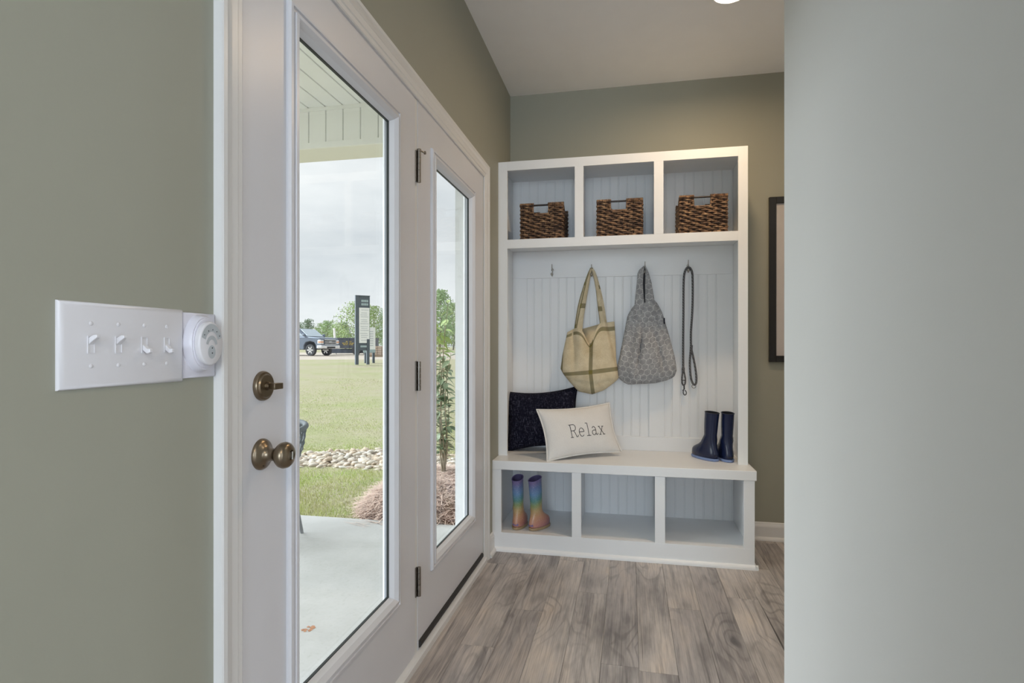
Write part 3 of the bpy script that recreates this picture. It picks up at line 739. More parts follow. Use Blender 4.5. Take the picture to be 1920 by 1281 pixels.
MB().tube([(1.126+.011*math.cos(a), yl, .899+.011*math.sin(a)) for a in [2*math.pi*k/20 for k in range(20)]], .0016, 8, closed=True).build('ring', M['gun'], le, smooth=60)
MB().tube([(1.0655, yl, 1.01), (1.0655, yl, .985)], .0088, 12).tube(interp_pts([(1.063, yl, .99), (1.058, yl, .945), (1.060, yl, .915), (1.068, yl, .905), (1.076, yl, .915), (1.077, yl, .945), (1.069, yl, .99)], 4), .0048, 8).build('clip_loop', M['rope'], le, smooth=60)
MB().tube([(1.068+.0085*math.cos(a), yl, .921+.014*math.sin(a)) for a in [2*math.pi*k/20 for k in range(20)]], .0026, 8, closed=True).tube([(1.070, yl, .906), (1.071, yl, .880)], .0042, 10).build('clip_eye', M['gun'], le, smooth=60)
MB().tube(interp_pts([(1.071, yl, .886), (1.066, yl, .872), (1.066, yl, .856), (1.073, yl, .846), (1.081, yl, .850), (1.083, yl, .862), (1.078, yl, .872), (1.073, yl, .874)], 5), .0030, 8).tube([(1.0665, yl, .872), (1.0600, yl, .876)], .0022, 8).build('snap_hook', M['gun'], le, smooth=60)

# ------------------------------------------------------------------ PILLOWS
def pillow_fn(a, b, T, pin=.07, lump=0):
    def f(s, t, side):
        x = a*s*(1-pin*(1-t*t)*(.7+.3*abs(s))); z = b*t*(1-pin*1.25*(1-s*s))
        th = T*(max(0, 1-abs(s)**2.6)**.62)*(max(0, 1-abs(t)**2.6)**.62)
        th *= 1+lump*math.sin(5*s+3*t)*.5
        return Vector((x, -side*th, z))
    return f
def pillow(name, label, loc, yaw, tilt, roll, fn, mat, n=30):
    e = tag(empty(name, loc, 0, True), label, 'pillow'); e.rotation_mode = 'XYZ'
    e.rotation_euler = (Matrix.Rotation(yaw, 3, 'Z') @ Matrix.Rotation(tilt, 3, 'X') @ Matrix.Rotation(roll, 3, 'Y')).to_euler()
    m = MB()
    for side in (1, -1):
        m.loft([[fn(-1+2*i/n, -1+2*j/n, side) for i in range(n+1)] for j in range(n+1)], False, False)
    me = m.build('cushion', mat, e, smooth=75)
    bm = bmesh.new(); bm.from_mesh(me.data); bmesh.ops.remove_doubles(bm, verts=bm.verts, dist=.0004); bmesh.ops.recalc_face_normals(bm, faces=bm.faces); bm.to_mesh(me.data); bm.free()
    return e
fn1 = pillow_fn(.232, .190, .066, .125, .1)
pn = pillow('navy_pillow', 'dark navy speckled pillow leaning in the left corner of the bench', (.226, 3.448, .693), R(4), R(-16), R(-4.5), fn1, M['navy_fabric'])
fn2 = pillow_fn(.236, .150, .062, .085, .08)
pw = pillow('white_lettered_pillow', 'white rectangular pillow reading Relax in front of the navy pillow', (.468, 3.288, .650), R(30), R(-24), R(-3), fn2, M['white_fabric'])
def edge_loop(fn, n=26):
    P = [fn(-1+2*i/n, -1, 1) for i in range(n)]+[fn(1, -1+2*i/n, 1) for i in range(n)]+[fn(1-2*i/n, 1, 1) for i in range(n)]+[fn(-1, 1-2*i/n, 1) for i in range(n)]
    return P
MB().tube(edge_loop(fn2), .0045, 8, closed=True).build('piping', M['white_fabric'], pw, smooth=60)
MB().tube(edge_loop(fn1), .0025, 6, closed=True).build('seam', M['navy_fabric'], pn, smooth=60)
def arc(cx, cy, rx, ry, a0, a1, n=12): return [(cx+rx*math.cos(R(a0+(a1-a0)*i/n)), cy+ry*math.sin(R(a0+(a1-a0)*i/n))) for i in range(n+1)]
GL = {
 'R': (.95, [[(.16, 0), (.16, 1)], [(.0, 0), (.34, 0)], [(.0, 1), (.50, 1)]+arc(.50, .755, .24, .245, 90, -90)+[(.16, .51)], [(.45, .51), (.60, .30), (.68, .08)]+arc(.78, .09, .10, .09, 200, 340, 6)+[(.90, .14)]]),
 'e': (.78, [[(.06, .36), (.62, .36)]+arc(.34, .33, .28, .33, 5, 315, 22)]),
 'l': (.58, [[(.06, 1.0), (.28, 1.0), (.28, 0)], [(.04, 0), (.52, 0)]]),
 'a': (.82, [arc(.32, .47, .20, .19, 155, 0, 8)+[(.52, .10)]+arc(.62, .09, .10, .09, 180, 330, 6)+[(.74, .12)], [(.52, .36)]+arc(.28, .19, .22, .185, 80, 290, 14)+[(.52, .14)]]),
 'x': (.78, [[(.10, .64), (.60, 0)], [(.60, .64), (.10, 0)], [(.0, .64), (.22, .64)], [(.48, .64), (.72, .64)], [(.0, 0), (.24, 0)], [(.48, 0), (.74, 0)]]),
}
lt = MB(); cx_ = -.088; hgt = .072
for ch in 'Relax':
    wdt, strokes = GL[ch]
    for st in strokes:
        dense = []
        for p, q in zip(st, st[1:]):
            for k in range(3): dense.append((p[0]+(q[0]-p[0])*k/3, p[1]+(q[1]-p[1])*k/3))
        dense.append(st[-1])
        pts = []
        for px, pz in dense:
            X_, Z_ = cx_+px*hgt*.72, -.046+pz*hgt
            s, t = X_/.236, Z_/.15
            for _ in range(8):
                q = fn2(s, t, 1); s += (X_-q.x)/.236; t += (Z_-q.z)/.15
            q = fn2(s, t, 1); pts.append((q.x, q.y-.0004, q.z))
        lt.tube(pts, .0017, 6)
    cx_ += wdt*hgt*.72+.004
lt.build('lettering', M['thread'], pw, smooth=60)

# ------------------------------------------------------------------ BOOTS
def boot_parts(e, Lf, Hh, wf, ws, mats, slant, top_depth):
    # sections by height: (z, y_back, y_front, half width)
    k = Lf
    sec = [(.012, .012, k-.004, wf*.46), (.020, .004, k, wf*.5), (.034, .000, k, wf*.5), (.048, .002, k*.985, wf*.485), (.060, .006, k*.93, wf*.46), (.070, .010, k*.83, wf*.44),
           (.082, .014, k*.70, wf*.42), (.096, .017, k*.60, wf*.41), (.115, .019, k*.535, wf*.41), (.14, .018, .018+ws*1.22, ws*.45), (.19, .012, .012+ws*1.28, ws*.49), (.23, .006, .006+ws*1.34, ws*.5), (Hh, 0.0, ws*1.38, ws*.5)]
    n = 32; rings = []
    def ring(z, yb, yf, hw, top=0):
        out = []; c = (yb+yf)/2; h = (yf-yb)/2
        for j in range(n):
            a = 2*math.pi*j/n; sy = math.sin(a); sx = math.cos(a)
            y = c+h*sy; wid = hw*(1+.10*max(0, sy)-.16*max(0, -sy) if z < .1 else 1)
            out.append((wid*(abs(sx)**.8)*(1 if sx > 0 else -1), y, z+(slant*((y-yb)/(yf-yb+1e-6)) if top else 0)))
        return out
    for i, s in enumerate(sec): rings.append(ring(*s, top=(1 if i == len(sec)-1 else 0)))
    t = .0028
    z, yb, yf, hw = sec[-1]
    inn = [ring(z, yb+t, yf-t, hw-t, 1), ring(.19, .012+t, .012+ws*1.28-t, ws*.49-t), ring(.15, .024, .014+ws*1.12, ws*.38), ring(.06, .024, .014+ws*1.1, ws*.36)]
    m = MB(); m.loft(rings, True, False); m.loft([rings[-1], inn[0]], True, False)
    m.build('boot_upper', mats[0], e, smooth=60)
    mi = MB(); mi.loft(inn, True, False); mi.f.append(tuple(3*n+j for j in range(n))); mi.build('lining', mats[2], e, smooth=60)
    so_ = MB(); ex = .0035
    so_.loft([ring(0, .014, k-.006, wf*.45), ring(.002, .002, k+ex*.5, wf*.5+ex*.6), ring(.011, -.001, k+ex, wf*.5+ex), ring(.0145, .0, k+ex*.6, wf*.5+ex*.5), ring(.0150, .004, k-.002, wf*.485)]).build('sole', mats[1], e, smooth=45)
    # top band
    MB().tube([(p[0]*1.01, p[1], p[2]) for p in rings[-1]], .0022, 6, closed=True).build('top_band', mats[3], e, smooth=60)
    # heel tab
    MB().loft([[(x, -.0016-.004*(1-(x/.017)**2)+.0065, z) for x in (-.016, -.008, 0, .008, .016)] for z in (.026, .036)], False, False).build('heel_tab', mats[3], e, smooth=60)
def boot_rubber(name, rgb, rough=.25):
    return simple(name, rgb, rough, var=.08, vscale=12)
M['navy_rubber'] = boot_rubber('navy_rubber', (24, 34, 66), .24); M['blue_sole'] = simple('pale_blue_sole', (126, 146, 190), .55)
M['boot_dark'] = simple('dark_boot_lining', (16, 17, 24), .8); M['navy_band'] = boot_rubber('navy_band', (16, 22, 48), .3)
def rainbow():
    t = NT('rainbow_glitter_rubber'); tc = t.n('TexCoord'); s = t.n('SeparateXYZ'); t.l(tc.outputs['Object'], s.inputs[0])
    z = t.math('DIVIDE', t.math('SUBTRACT', s.outputs[2], t.math('MULTIPLY', s.outputs[1], .38)), .31)
    zz = t.math('ADD', z, t.math('MULTIPLY', t.math('SUBTRACT', t.noise(t.coord(), 9, 2), .5), .06))
    z01 = t.math('MULTIPLY_ADD', zz, .8); z01.node.inputs[2].default_value = .2
    col = t.ramp(z01, [(.10, L((137, 92, 114))), (.22, L((193, 133, 127))), (.36, L((204, 154, 122))), (.46, L((189, 164, 115))), (.53, L((137, 158, 109))), (.60, L((87, 146, 147))), (.70, L((104, 146, 191))), (.80, L((105, 127, 176))), (.88, L((117, 107, 156))), (1.0, L((110, 98, 137)))])
    vo = t.n('TexVoronoi'); vo.inputs['Scale'].default_value = 500; t.l(t.coord(), vo.inputs['Vector'])
    gl = t.ramp(vo.outputs['Color'], [(.7, (0,0,0)), (.95, (.35,.35,.35))])
    t.bump(vo.outputs['Distance'], .15, .0006)
    return t.set(Base_Color=t.mix(gl, col, (.9, .88, .85, 1)), Roughness=.3, Specular_IOR_Level=.6)
M['rainbow'] = rainbow(); M['tan_sole'] = simple('translucent_tan_sole', (176, 152, 118), .5); M['purple_lining'] = simple('purple_lining', (86, 78, 118), .8); M['purple_band'] = simple('purple_band', (118, 108, 160), .35)
def boot(name, loc, yaw, label, dims, mats, grp, slant=.02):
    e = tag(empty(name, loc, yaw, True), label, 'boot', grp); boot_parts(e, *dims, mats, slant, 0); return e
NV = (M['navy_rubber'], M['blue_sole'], M['boot_dark'], M['navy_band']); RB = (M['rainbow'], M['tan_sole'], M['purple_lining'], M['purple_band'])
dn = (.205, .264, .084, .064); dr = (.165, .275, .076, .062)
boot('rain_boot', (1.222, 3.286, .5022), R(30), 'navy rubber boot with pale blue sole, toe pointing left', dn, NV, 'navy rubber boots on the bench', .006)
boot('rain_boot', (1.288, 3.272, .5022), R(9), 'navy rubber boot with pale blue sole nearest the cabinet side', dn, NV, 'navy rubber boots on the bench', .006)
boot('rainbow_boot', (.122, 3.135, .1024), R(-6), 'rainbow glitter rain boot nearest the left wall', dr, RB, 'rainbow boots in the left cubby', .022)
boot('rainbow_boot', (.206, 3.140, .1024), R(-28), 'rainbow glitter rain boot with toe turned to the right', dr, RB, 'rainbow boots in the left cubby', .022)

#@@PART3
# ------------------------------------------------------------------ PORCH
PZ = -.08
def concrete():
    t = NT('pale_broom_finished_concrete'); v = t.coord()
    a = t.noise(v, 3, 6, .6); b = t.noise(v, 55, 4, .6); st = t.noise(t.coord(loc=(4, 2, 0)), 1.6, 5, .65)
    col = t.ramp(a, [(.3, L((174, 173, 171))), (.7, L((189, 188, 187)))])
    col = t.mix(t.math('MULTIPLY', t.ramp(b, [(.32, (1,1,1)), (.46, (0,0,0))]), .25), col, L((146, 144, 138)))
    col = t.mix(t.math('MULTIPLY', t.ramp(st, [(.66, (0,0,0)), (.74, (1,1,1))]), .35), col, L((160, 148, 130)))
    t.bump(t.noise(t.coord('Object', (8, 160, 1)), 1, 4), .25, .002); return t.set(Base_Color=col, Roughness=.85)
M['concrete'] = concrete()
M['soffit'] = simple('white_vinyl_soffit', (244, 244, 242), .5, var=.01)
M['beamwrap'] = simple('cream_beam_wrap', (236, 234, 226), .5, var=.01)
M['column'] = simple('white_column_paint', (250, 250, 250), .5, var=.01)
pt = struct(box('patio', (-3.4, -3.0, -.30), (-.15, 3.723, PZ), M['concrete'], bev=.01, loc=(-1.8, 0, PZ)), 'pale concrete patio slab outside the doors')
M['stain'] = simple('rust_stain', (170, 122, 92), .9, var=.3, vscale=80)
sm = MB(); rnd = random.Random(5)
for k in range(5):
    cx, cy = -.60+rnd.uniform(-.02, .02), 2.22+rnd.uniform(-.03, .03); r0 = rnd.uniform(.006, .018)
    sm.add([(cx+r0*rnd.uniform(.5, 1.2)*math.cos(j*.7), cy+r0*rnd.uniform(.5, 1.2)*math.sin(j*.7), PZ+.0008) for j in range(9)], [tuple(range(9))])
sm.build('stain', M['stain'], pt, ).location = (0, 0, 0)
pc = struct(box('porch_ceiling', (-3.4, -3.0, 2.792), (-.15, 3.80, 2.95), M['soffit']), 'white panelled porch ceiling')
xg = [-1.540+.1285*k for k in range(-14, 12)]
for k, x in enumerate(xg):
    x1 = x+.1285
    if x1 > -.15: x1 = -.15
    if x >= -.16: break
    MB().loft([[(x+.0005, y, 2.792), (x+.0005, y, 2.779), (x+.006, y, 2.775), (x1-.006, y, 2.775), (x1-.0035, y, 2.786), (x1-.0005, y, 2.787), (x1-.0005, y, 2.792)] for y in (-3.0, 3.545)]).build('soffit_panel', M['soffit'], pc)
be = struct(box('porch_beam', (-3.4, 3.562, 2.500), (-.15, 3.82, 2.775), M['beamwrap'], loc=(-1.8, 3.7, 2.5)), 'cream porch beam with white panelled face')
for k, x in enumerate(xg):
    x1 = min(x+.1285, -.15)
    if x >= -.16: break
    MB().loft([[(x+.0005, 3.563, z), (x+.0005, 3.556, z), (x+.005, 3.552, z), (x1-.006, 3.552, z), (x1-.0035, 3.560, z), (x1-.0005, 3.563, z)] for z in (2.536, 2.752)]).build('fascia_panel', M['soffit'], be)
MB().box((-3.4, 3.544, 2.752), (-.15, 3.563, 2.775)).box((-3.4, 3.546, 2.498), (-.15, 3.563, 2.536)).build('edge_trim', M['soffit'], be)
cl = struct(empty('porch_column', (-.30, 3.70, PZ)), 'square white porch column seen through the far pane')
box('shaft', (-.36, 3.62, PZ), (-.165, 3.80, 2.50), M['column'], cl, .004)
cl2 = struct(empty('porch_column', (-3.27, 3.70, PZ)), 'square white porch column at the outer patio corner')
box('shaft', (-3.385, 3.60, PZ), (-3.165, 3.80, 2.50), M['column'], cl2, .004)
# ------------------------------------------------------------------ GROUND
def gz(x, y):
    d = math.hypot(x, y)
    return lerp_tab([(0, (-.13,)), (4.2, (-.13,)), (6.2, (-.19,)), (8.5, (-.09,)), (25, (.35,)), (42, (.47,)), (70, (.62,)), (400, (.98,))], d)[0]
def lawn_mat():
    t = NT('patchy_spring_lawn'); v = t.coord()
    a = t.noise(v, .35, 5, .6); b = t.noise(v, 3.2, 5, .65); c = t.noise(v, 40, 4, .7)
    g = t.ramp(a, [(.36, L((170, 161, 138))), (.5, L((166, 161, 131))), (.64, L((156, 160, 116)))])
    g = t.mix(t.ramp(b, [(.35, (.65,)*3), (.58, (0,0,0))]), g, L((174, 167, 142)))
    g = t.mix(t.math('MULTIPLY', t.ramp(c, [(.32, (1,1,1)), (.5, (0,0,0))]), .55), g, L((112, 115, 80)))
    t.bump(c, .6, .02); return t.set(Base_Color=g, Roughness=.95, Specular_IOR_Level=.1)
M['lawn'] = lawn_mat()
lm = MB()
rad = [0, 2, 3.2, 4, 4.6, 5.2, 5.8, 6.4, 7, 8, 10, 13, 17, 22, 28, 35, 42, 55, 75, 110, 180, 320]
na = 72
lm.loft([[(r*math.cos(2*math.pi*k/na), r*math.sin(2*math.pi*k/na), gz(r, 0)+(mnoise.noise(Vector((r*math.cos(2*math.pi*k/na)*.4, r*math.sin(2*math.pi*k/na)*.4, 0)))*.03 if r > 4.5 else 0)) for k in range(na)] for r in rad[1:]], True, False)
struct(lm.build('lawn', M['lawn'], smooth=60), 'patchy green lawn beyond the patio')
# dirt road
M['dirt'] = simple('pale_dirt_road', (176, 164, 150), .95, var=.1, vscale=1.2)
rm = MB(); R0 = []; 
for rr in (33.0, 34, 46, 58):
    R0.append([(rr*math.cos(a), rr*math.sin(a), gz(rr, 0)+(.03 if rr > 33 else -.02)) for a in [R(70+k*2.0) for k in range(36)]])
rm.loft(R0, False, False); struct(rm.build('road', M['dirt'], smooth=60), 'pale dirt road across the lawn')
# grass blades
def blade_mat():
    t = NT('grass_blades'); v = t.coord(); n = t.noise(v, 2.2, 4, .6); m = t.noise(v, 130, 2)
    c = t.ramp(n, [(.34, L((204, 196, 160))), (.47, L((196, 200, 134))), (.62, L((178, 200, 108)))])
    c = t.mix(t.ramp(m, [(.4, (.5,)*3), (.6, (0,0,0))]), c, L((182, 188, 142))); return t.set(Base_Color=c, Roughness=.8, Specular_IOR_Level=.2)
M['blades'] = blade_mat()
gb = MB(); rnd = random.Random(11)
BX, BY, BRX, BRY = -.72, 4.48, .60, .76
def mound_q(x, y): return abs((x-BX)/BRX)**3+abs((y-BY)/BRY)**3
def rock_mid(x): return 6.08+.07*math.sin(x*2.1)-(.28*(-2.35-x) if x < -2.35 else 0)
def rock_half(x): return .52-(.22*(-2.35-x) if x < -2.35 else 0)
def blades(n, ya, yb, power, hs, ws):
    for i in range(n):
        y = ya+(rnd.random()**power)*(yb-ya); x = rnd.uniform(-3.2-y*.55, -.45-(y-3.7)*.15)
        if mound_q(x, y) < 1.0 or (abs(y-rock_mid(x)) < rock_half(x)*.96 and x > -4.1): continue
        z = gz(x, y)-.004; h = rnd.uniform(.5, 1.1)*hs*(1+.5*mnoise.noise(Vector((x*1.3, y*1.3, 2)))); a = rnd.uniform(0, 6.28); wd = ws*(1+.12*(y-3.7))
        dx, dy = math.cos(a)*wd, math.sin(a)*wd; lx, ly = rnd.uniform(-.6, .6)*h, rnd.uniform(-.6, .6)*h
        gb.add([(x-dx, y-dy, z), (x+dx, y+dy, z), (x+lx, y+ly, z+h)], [(0, 1, 2)])
blades(62000, 3.74, 5.75, 1.0, .036, .0022)
blades(48000, 6.4, 16.0, 2.0, .024, .0028)
go = gb.build('grass', M['blades']); tag(go, 'short pale green grass blades beside the patio', 'grass'); go['kind'] = 'stuff'
# river rock swale: every stone its own piece
def stone_mat(i, rgb): return simple('river_stone_%d' % i, rgb, .85, var=.14, vscale=14)
SM = [stone_mat(i, c) for i, c in enumerate(((200, 189, 173), (186, 170, 150), (206, 200, 189), (176, 158, 138), (190, 179, 166)))]
def stone_mesh(seed, mat):
    rnd = random.Random(seed); me = bpy.data.meshes.new('stone'); bm = bmesh.new(); bmesh.ops.create_icosphere(bm, subdivisions=1, radius=1)
    for v in bm.verts: v.co *= rnd.uniform(.8, 1.15)
    bm.to_mesh(me); bm.free(); me.materials.append(mat); me.polygons.foreach_set('use_smooth', [True]*len(me.polygons)); return me
stones = [stone_mesh(i, SM[i % 5]) for i in range(10)]
rbm = MB(); rl = [[], [], []]
for k in range(30):
    x = -4.2+k*.14
    for j, dy in enumerate((-1, 0, 1)): rl[j].append((x, rock_mid(x)+dy*rock_half(x), gz(x, rock_mid(x)+dy*rock_half(x))+(.012 if j == 1 else -.01)))
rbm.loft(rl, False, False)
rb = tag(rbm.build('rock_bed', simple('gravel_base', (142, 128, 112), .95, var=.2, vscale=20), smooth=60), 'winding bed of pale river stones across the lawn', 'rock bed')
rnd = random.Random(21)
for i in range(295):
    x = -3.15+1.75*((i*.61803) % 1.0); off = rnd.uniform(-1, 1)*rock_half(x)*.98; y = rock_mid(x)+off; s_ = rnd.uniform(.024, .050)
    share(stones[i % 10], 'stone', rb, (x, y, gz(x, y)+s_*.35), (rnd.uniform(-.4, .4), rnd.uniform(-.4, .4), rnd.uniform(0, 6.28)), (s_*rnd.uniform(1.1, 1.8), s_, s_*rnd.uniform(.5, .8)))
sg_ = MB()
for i in range(1500):
    x = rnd.uniform(-4.1, -.2); off = rnd.uniform(-1, 1)*rock_half(x); y = rock_mid(x)+off; s_ = rnd.uniform(.016, .036); a = rnd.uniform(0, 6.28); me_ = stones[i % 10]
    sx_, sy_, sz_ = s_*rnd.uniform(1, 1.7), s_, s_*.6; ca, sa = math.cos(a), math.sin(a); z = gz(x, y)+s_*.2
    sg_.add([(x+v.co.x*sx_*ca-v.co.y*sy_*sa, y+v.co.x*sx_*sa+v.co.y*sy_*ca, z+v.co.z*sz_) for v in me_.vertices], [tuple(pp.vertices) for pp in me_.polygons])
pb = sg_.build('pebbles', SM[0], rb, smooth=60); pb['kind'] = 'stuff'
for m_ in SM[1:4]: pb.data.materials.append(m_)
for k_, pp in enumerate(pb.data.polygons): pp.material_index = (k_//20) % 4
# pine straw
M['straw'] = simple('brown_pine_straw', (216, 192, 178), .9, var=.25, vscale=60); M['mulch'] = simple('mulch_ground', (112, 88, 78), .95, var=.25, vscale=30)
def mound_z(x, y):
    q = mound_q(x, y)
    return gz(x, y)+max(0, 1-q)**.55*(.19+.03*mnoise.noise(Vector((x*5, y*5, 1))))
mm = MB(); rings = []
def bedp(a, r):
    c, s_ = math.cos(a), math.sin(a); k = (abs(c)**3+abs(s_)**3)**(-1/3)
    return (BX+BRX*r*k*c, BY+BRY*r*k*s_)
for r in [0.02+.98*(i/12) for i in range(13)]:
    rings.append([bedp(2*math.pi*k/40, r)+(mound_z(*bedp(2*math.pi*k/40, r)),) for k in range(40)])
mm.loft(rings, True, True)
ps = tag(mm.build('pine_straw_bed', M['mulch'], smooth=60), 'brown pine straw mound at the patio edge under the shrub', 'mulch')
st = MB(); rnd = random.Random(9)
for i in range(9000):
    x, y = bedp(rnd.uniform(0, 6.28), math.sqrt(rnd.random())*1.03)
    if y < 3.735: y = 3.735+rnd.random()*.05
    z = mound_z(x, y)+rnd.uniform(.0, .03); L_ = rnd.uniform(.05, .13); b = rnd.uniform(0, 6.28); p = rnd.uniform(-.35, .35); w_ = rnd.uniform(.0018, .0034)
    d = Vector((math.cos(b)*math.cos(p), math.sin(b)*math.cos(p), math.sin(p)))*L_; n_ = Vector((-math.sin(b), math.cos(b), 0))*w_
    c = Vector((x, y, z)); mid = c+Vector((0, 0, rnd.uniform(0, .012)))
    st.add([c-d-n_, c-d+n_, mid+n_, mid-n_, c+d], [(0, 1, 2, 3), (3, 2, 4)])
for i in range(26):
    x = rnd.uniform(-1.15, -.6); y = rnd.uniform(3.55, 3.75); b = rnd.uniform(-.5, .6); L_ = rnd.uniform(.05, .12)
    d = Vector((math.cos(b), math.sin(b), 0))*L_; n_ = Vector((-math.sin(b), math.cos(b), 0))*.0016; c = Vector((x, y, PZ+.004))
    st.add([c-d-n_, c-d+n_, c+d+n_, c+d-n_], [(0, 1, 2, 3)])
so2 = st.build('straw', M['straw'], ps); so2['kind'] = 'stuff'

# ------------------------------------------------------------------ SHRUB
def leaf_mat(name, a, b):
    t = NT(name); oi = t.n('ObjectInfo'); v = t.coord()
    col = t.mix(t.noise(v, 30, 2), t.ramp(oi.outputs['Random'], [(0, L(a)), (1, L(b))]), L(tuple(int(x*.85) for x in a)))
    return t.set(Base_Color=col, Roughness=.45, Specular_IOR_Level=.4)
M['leaf'] = leaf_mat('glossy_shrub_leaf', (134, 152, 120), (182, 198, 160)); M['leaf_new'] = leaf_mat('fresh_shrub_leaf', (184, 210, 128), (208, 222, 158))
M['stem'] = simple('shrub_stem', (150, 138, 116), .8, var=.15, vscale=40)
def leaf_mesh(mat):
    m = MB(); n = 6; rows = []
    for i in range(n+1):
        t = i/n; w_ = .021*math.sin(math.pi*t**.85)**.9+.0006; z = -.030*t*t; rows.append([(-w_, t*.105, z+.006*w_/.02), (0, t*.105, z-.0005), (w_, t*.105, z+.006*w_/.02)])
    m.loft(rows, False, False); o = m.build('leaf', mat, None, smooth=80); me = o.data; bpy.data.objects.remove(o); return me
LF = [leaf_mesh(M['leaf']), leaf_mesh(M['leaf_new'])]
sx, sy = -.80, 4.62
sh = tag(empty('leafy_shrub', (sx, sy, mound_z(sx, sy)-.02), 0, True), 'tall slender green shrub beside the porch column', 'shrub')
rnd = random.Random(4)
for k in range(8):
    b = rnd.uniform(0, 6.28); lean = rnd.uniform(.05, .19); hh = (1.50, 1.30, 1.15, 1.36, .95, .8, 1.05, 1.22)[k]; pts = []
    for i in range(9):
        t = i/8; pts.append((lean*t*math.cos(b)+.018*math.sin(t*7+k), lean*t*math.sin(b)+.018*math.cos(t*6+k), hh*t))
    MB().tube(pts, [.007*(1-.7*i/8) for i in range(9)], 6).build('stem', M['stem'], sh, smooth=60)
    nl = int(28*hh/1.2)
    for j in range(nl):
        t = .16+.84*(j+.5)/nl; i = min(7, int(t*8)); f = t*8-i; p = Vector(pts[i]).lerp(Vector(pts[i+1]), f)
        new = t*hh > 1.05
        share(LF[1 if new else 0], 'leaf', sh, p, (rnd.uniform(-.5, .75), rnd.uniform(-.4, .4), j*2.4+rnd.uniform(-.4, .4)), (1.0,)*3 if rnd.random() < .5 else (.8,)*3)

# ------------------------------------------------------------------ PATIO CHAIR
M['chair_rope'] = simple('charcoal_rope', (104, 110, 114), .8, var=.12, vscale=60); M['chair_metal'] = simple('grey_powder_metal', (136, 138, 142), .45, .2)
ch = tag(empty('woven_patio_chair', (-1.60, 3.24, PZ), R(-20), True), 'grey rope-woven barrel patio chair on the patio', 'chair')
def rimp(a):    # a: angle, 0 at right ... back at 90 degrees
    return (.315*math.cos(a), .30*math.sin(a), .705-.055*(1-math.sin(a))*.5)
def seatp(a): return (.225*math.cos(a), .215*math.sin(a), .40)
A0, A1 = R(-48), R(228); nA = 40
MB().tube([rimp(A0+(A1-A0)*i/nA) for i in range(nA+1)], .0175, 12).build('top_rail', M['chair_rope'], ch, smooth=60)
MB().tube([seatp(2*math.pi*i/36) for i in range(36)], .013, 10, closed=True).build('seat_ring', M['chair_metal'], ch, smooth=60)
wvn = MB(); nS = 20
for i in range(nS+1):
    for sgn in (-1, 1):
        a0 = A0+(A1-A0)*i/nS; a1 = a0+sgn*R(34)
        if not (A0-.01 <= a1 <= A1+.01): continue
        pts = []
        for k in range(9):
            t = k/8; a = a0+(a1-a0)*t; p = Vector(rimp(a)).lerp(Vector(seatp(a)), t); o = .004*sgn*math.sin(t*math.pi*7); q = Vector((math.cos(a), math.sin(a), 0))
            pts.append(p+q*(o+.018*math.sin(math.pi*t)))
        wvn.tube(pts, .0065, 6)
w_ = wvn.build('rope_weave', M['chair_rope'], ch, smooth=60); w_['kind'] = 'stuff'
MB().lathe([(.375, .01), (.375, .20), (.385, .222), (.425, .222), (.440, .20), (.442, .01)], (0, 0, 0), 'z', 32).build('seat_cushion', simple('grey_cushion', (150, 152, 154), .9), ch, smooth=50)
for a in (-35, 45, 135, 215):
    p = seatp(R(a)); MB().tube([(p[0]*.95, p[1]*.95, .40), (p[0]*1.28, p[1]*1.28, .012), (p[0]*1.29, p[1]*1.29, 0)], [.0145, .0115, .010], 10).build('leg', M['chair_metal'], ch, smooth=60)

# ------------------------------------------------------------------ FAR THINGS
def frame(u, v, d):   # point on the view ray of the photograph at a given depth (used once to survey far positions)
    f, c, s = 1066.44, .97931, .20238; xc = (u-960)/f
    return Vector((.7506+(xc*c-s)*d, (c+xc*s)*d, 1.1345+(650.48-v)/f*d))
# pickup truck
M['truck'] = simple('slate_blue_car_paint', (116, 126, 142), .25, .3, var=.03); M['tyre'] = simple('tyre_rubber', (80, 82, 86), .8); M['carglass'] = simple('tinted_car_glass', (192, 205, 216), .08, .1, var=.05)
M['carchrome'] = simple('bright_chrome', (222, 222, 224), .2, .7); M['cardark'] = simple('dark_grille', (46, 48, 54), .5); M['amber'] = simple('amber_lens', (226, 160, 120), .3)
pF = frame(583, 668, 40); gt = gz(pF.x, pF.y)+.03
tk = tag(empty('pickup_truck', (pF.x, pF.y, gt), R(-9), True), 'dark blue-grey pickup truck parked on the dirt road', 'truck')
# local: +x forward, front axle at x=0 on the near side y=-.85
yc = .86
def tprism(nm, poly, y0, y1, mat, bev=.03, par=None): return MB().prism(poly, 'y', y0, y1).build(nm, mat, par or tk, bev=bev, smooth=30)
tprism('body', [(-5.0, .52), (-4.2, .52), (-.52, .42), (-.50, .75), (-.36, .95), (0, 1.02), (.36, .95), (.50, .75), (.52, .50), (.90, .52), (.95, .72), (.93, 1.16), (.86, 1.26), (.10, 1.33), (-.55, 1.36), (-2.9, 1.36), (-5.0, 1.36)], yc-.98, yc+.98, M['truck'], .05)
tprism('cab', [(-2.95, 1.34), (-2.75, 1.90), (-2.5, 1.95), (-1.25, 1.95), (-1.05, 1.91), (-.30, 1.34)], yc-.86, yc+.86, M['truck'], .06)
tprism('side_window', [(-2.70, 1.40), (-2.60, 1.84), (-1.30, 1.86), (-.62, 1.40)], yc-.875, yc-.85, M['carglass'], .0)
tprism('side_window', [(-2.70, 1.40), (-2.60, 1.84), (-1.30, 1.86), (-.62, 1.40)], yc+.85, yc+.875, M['carglass'], .0)
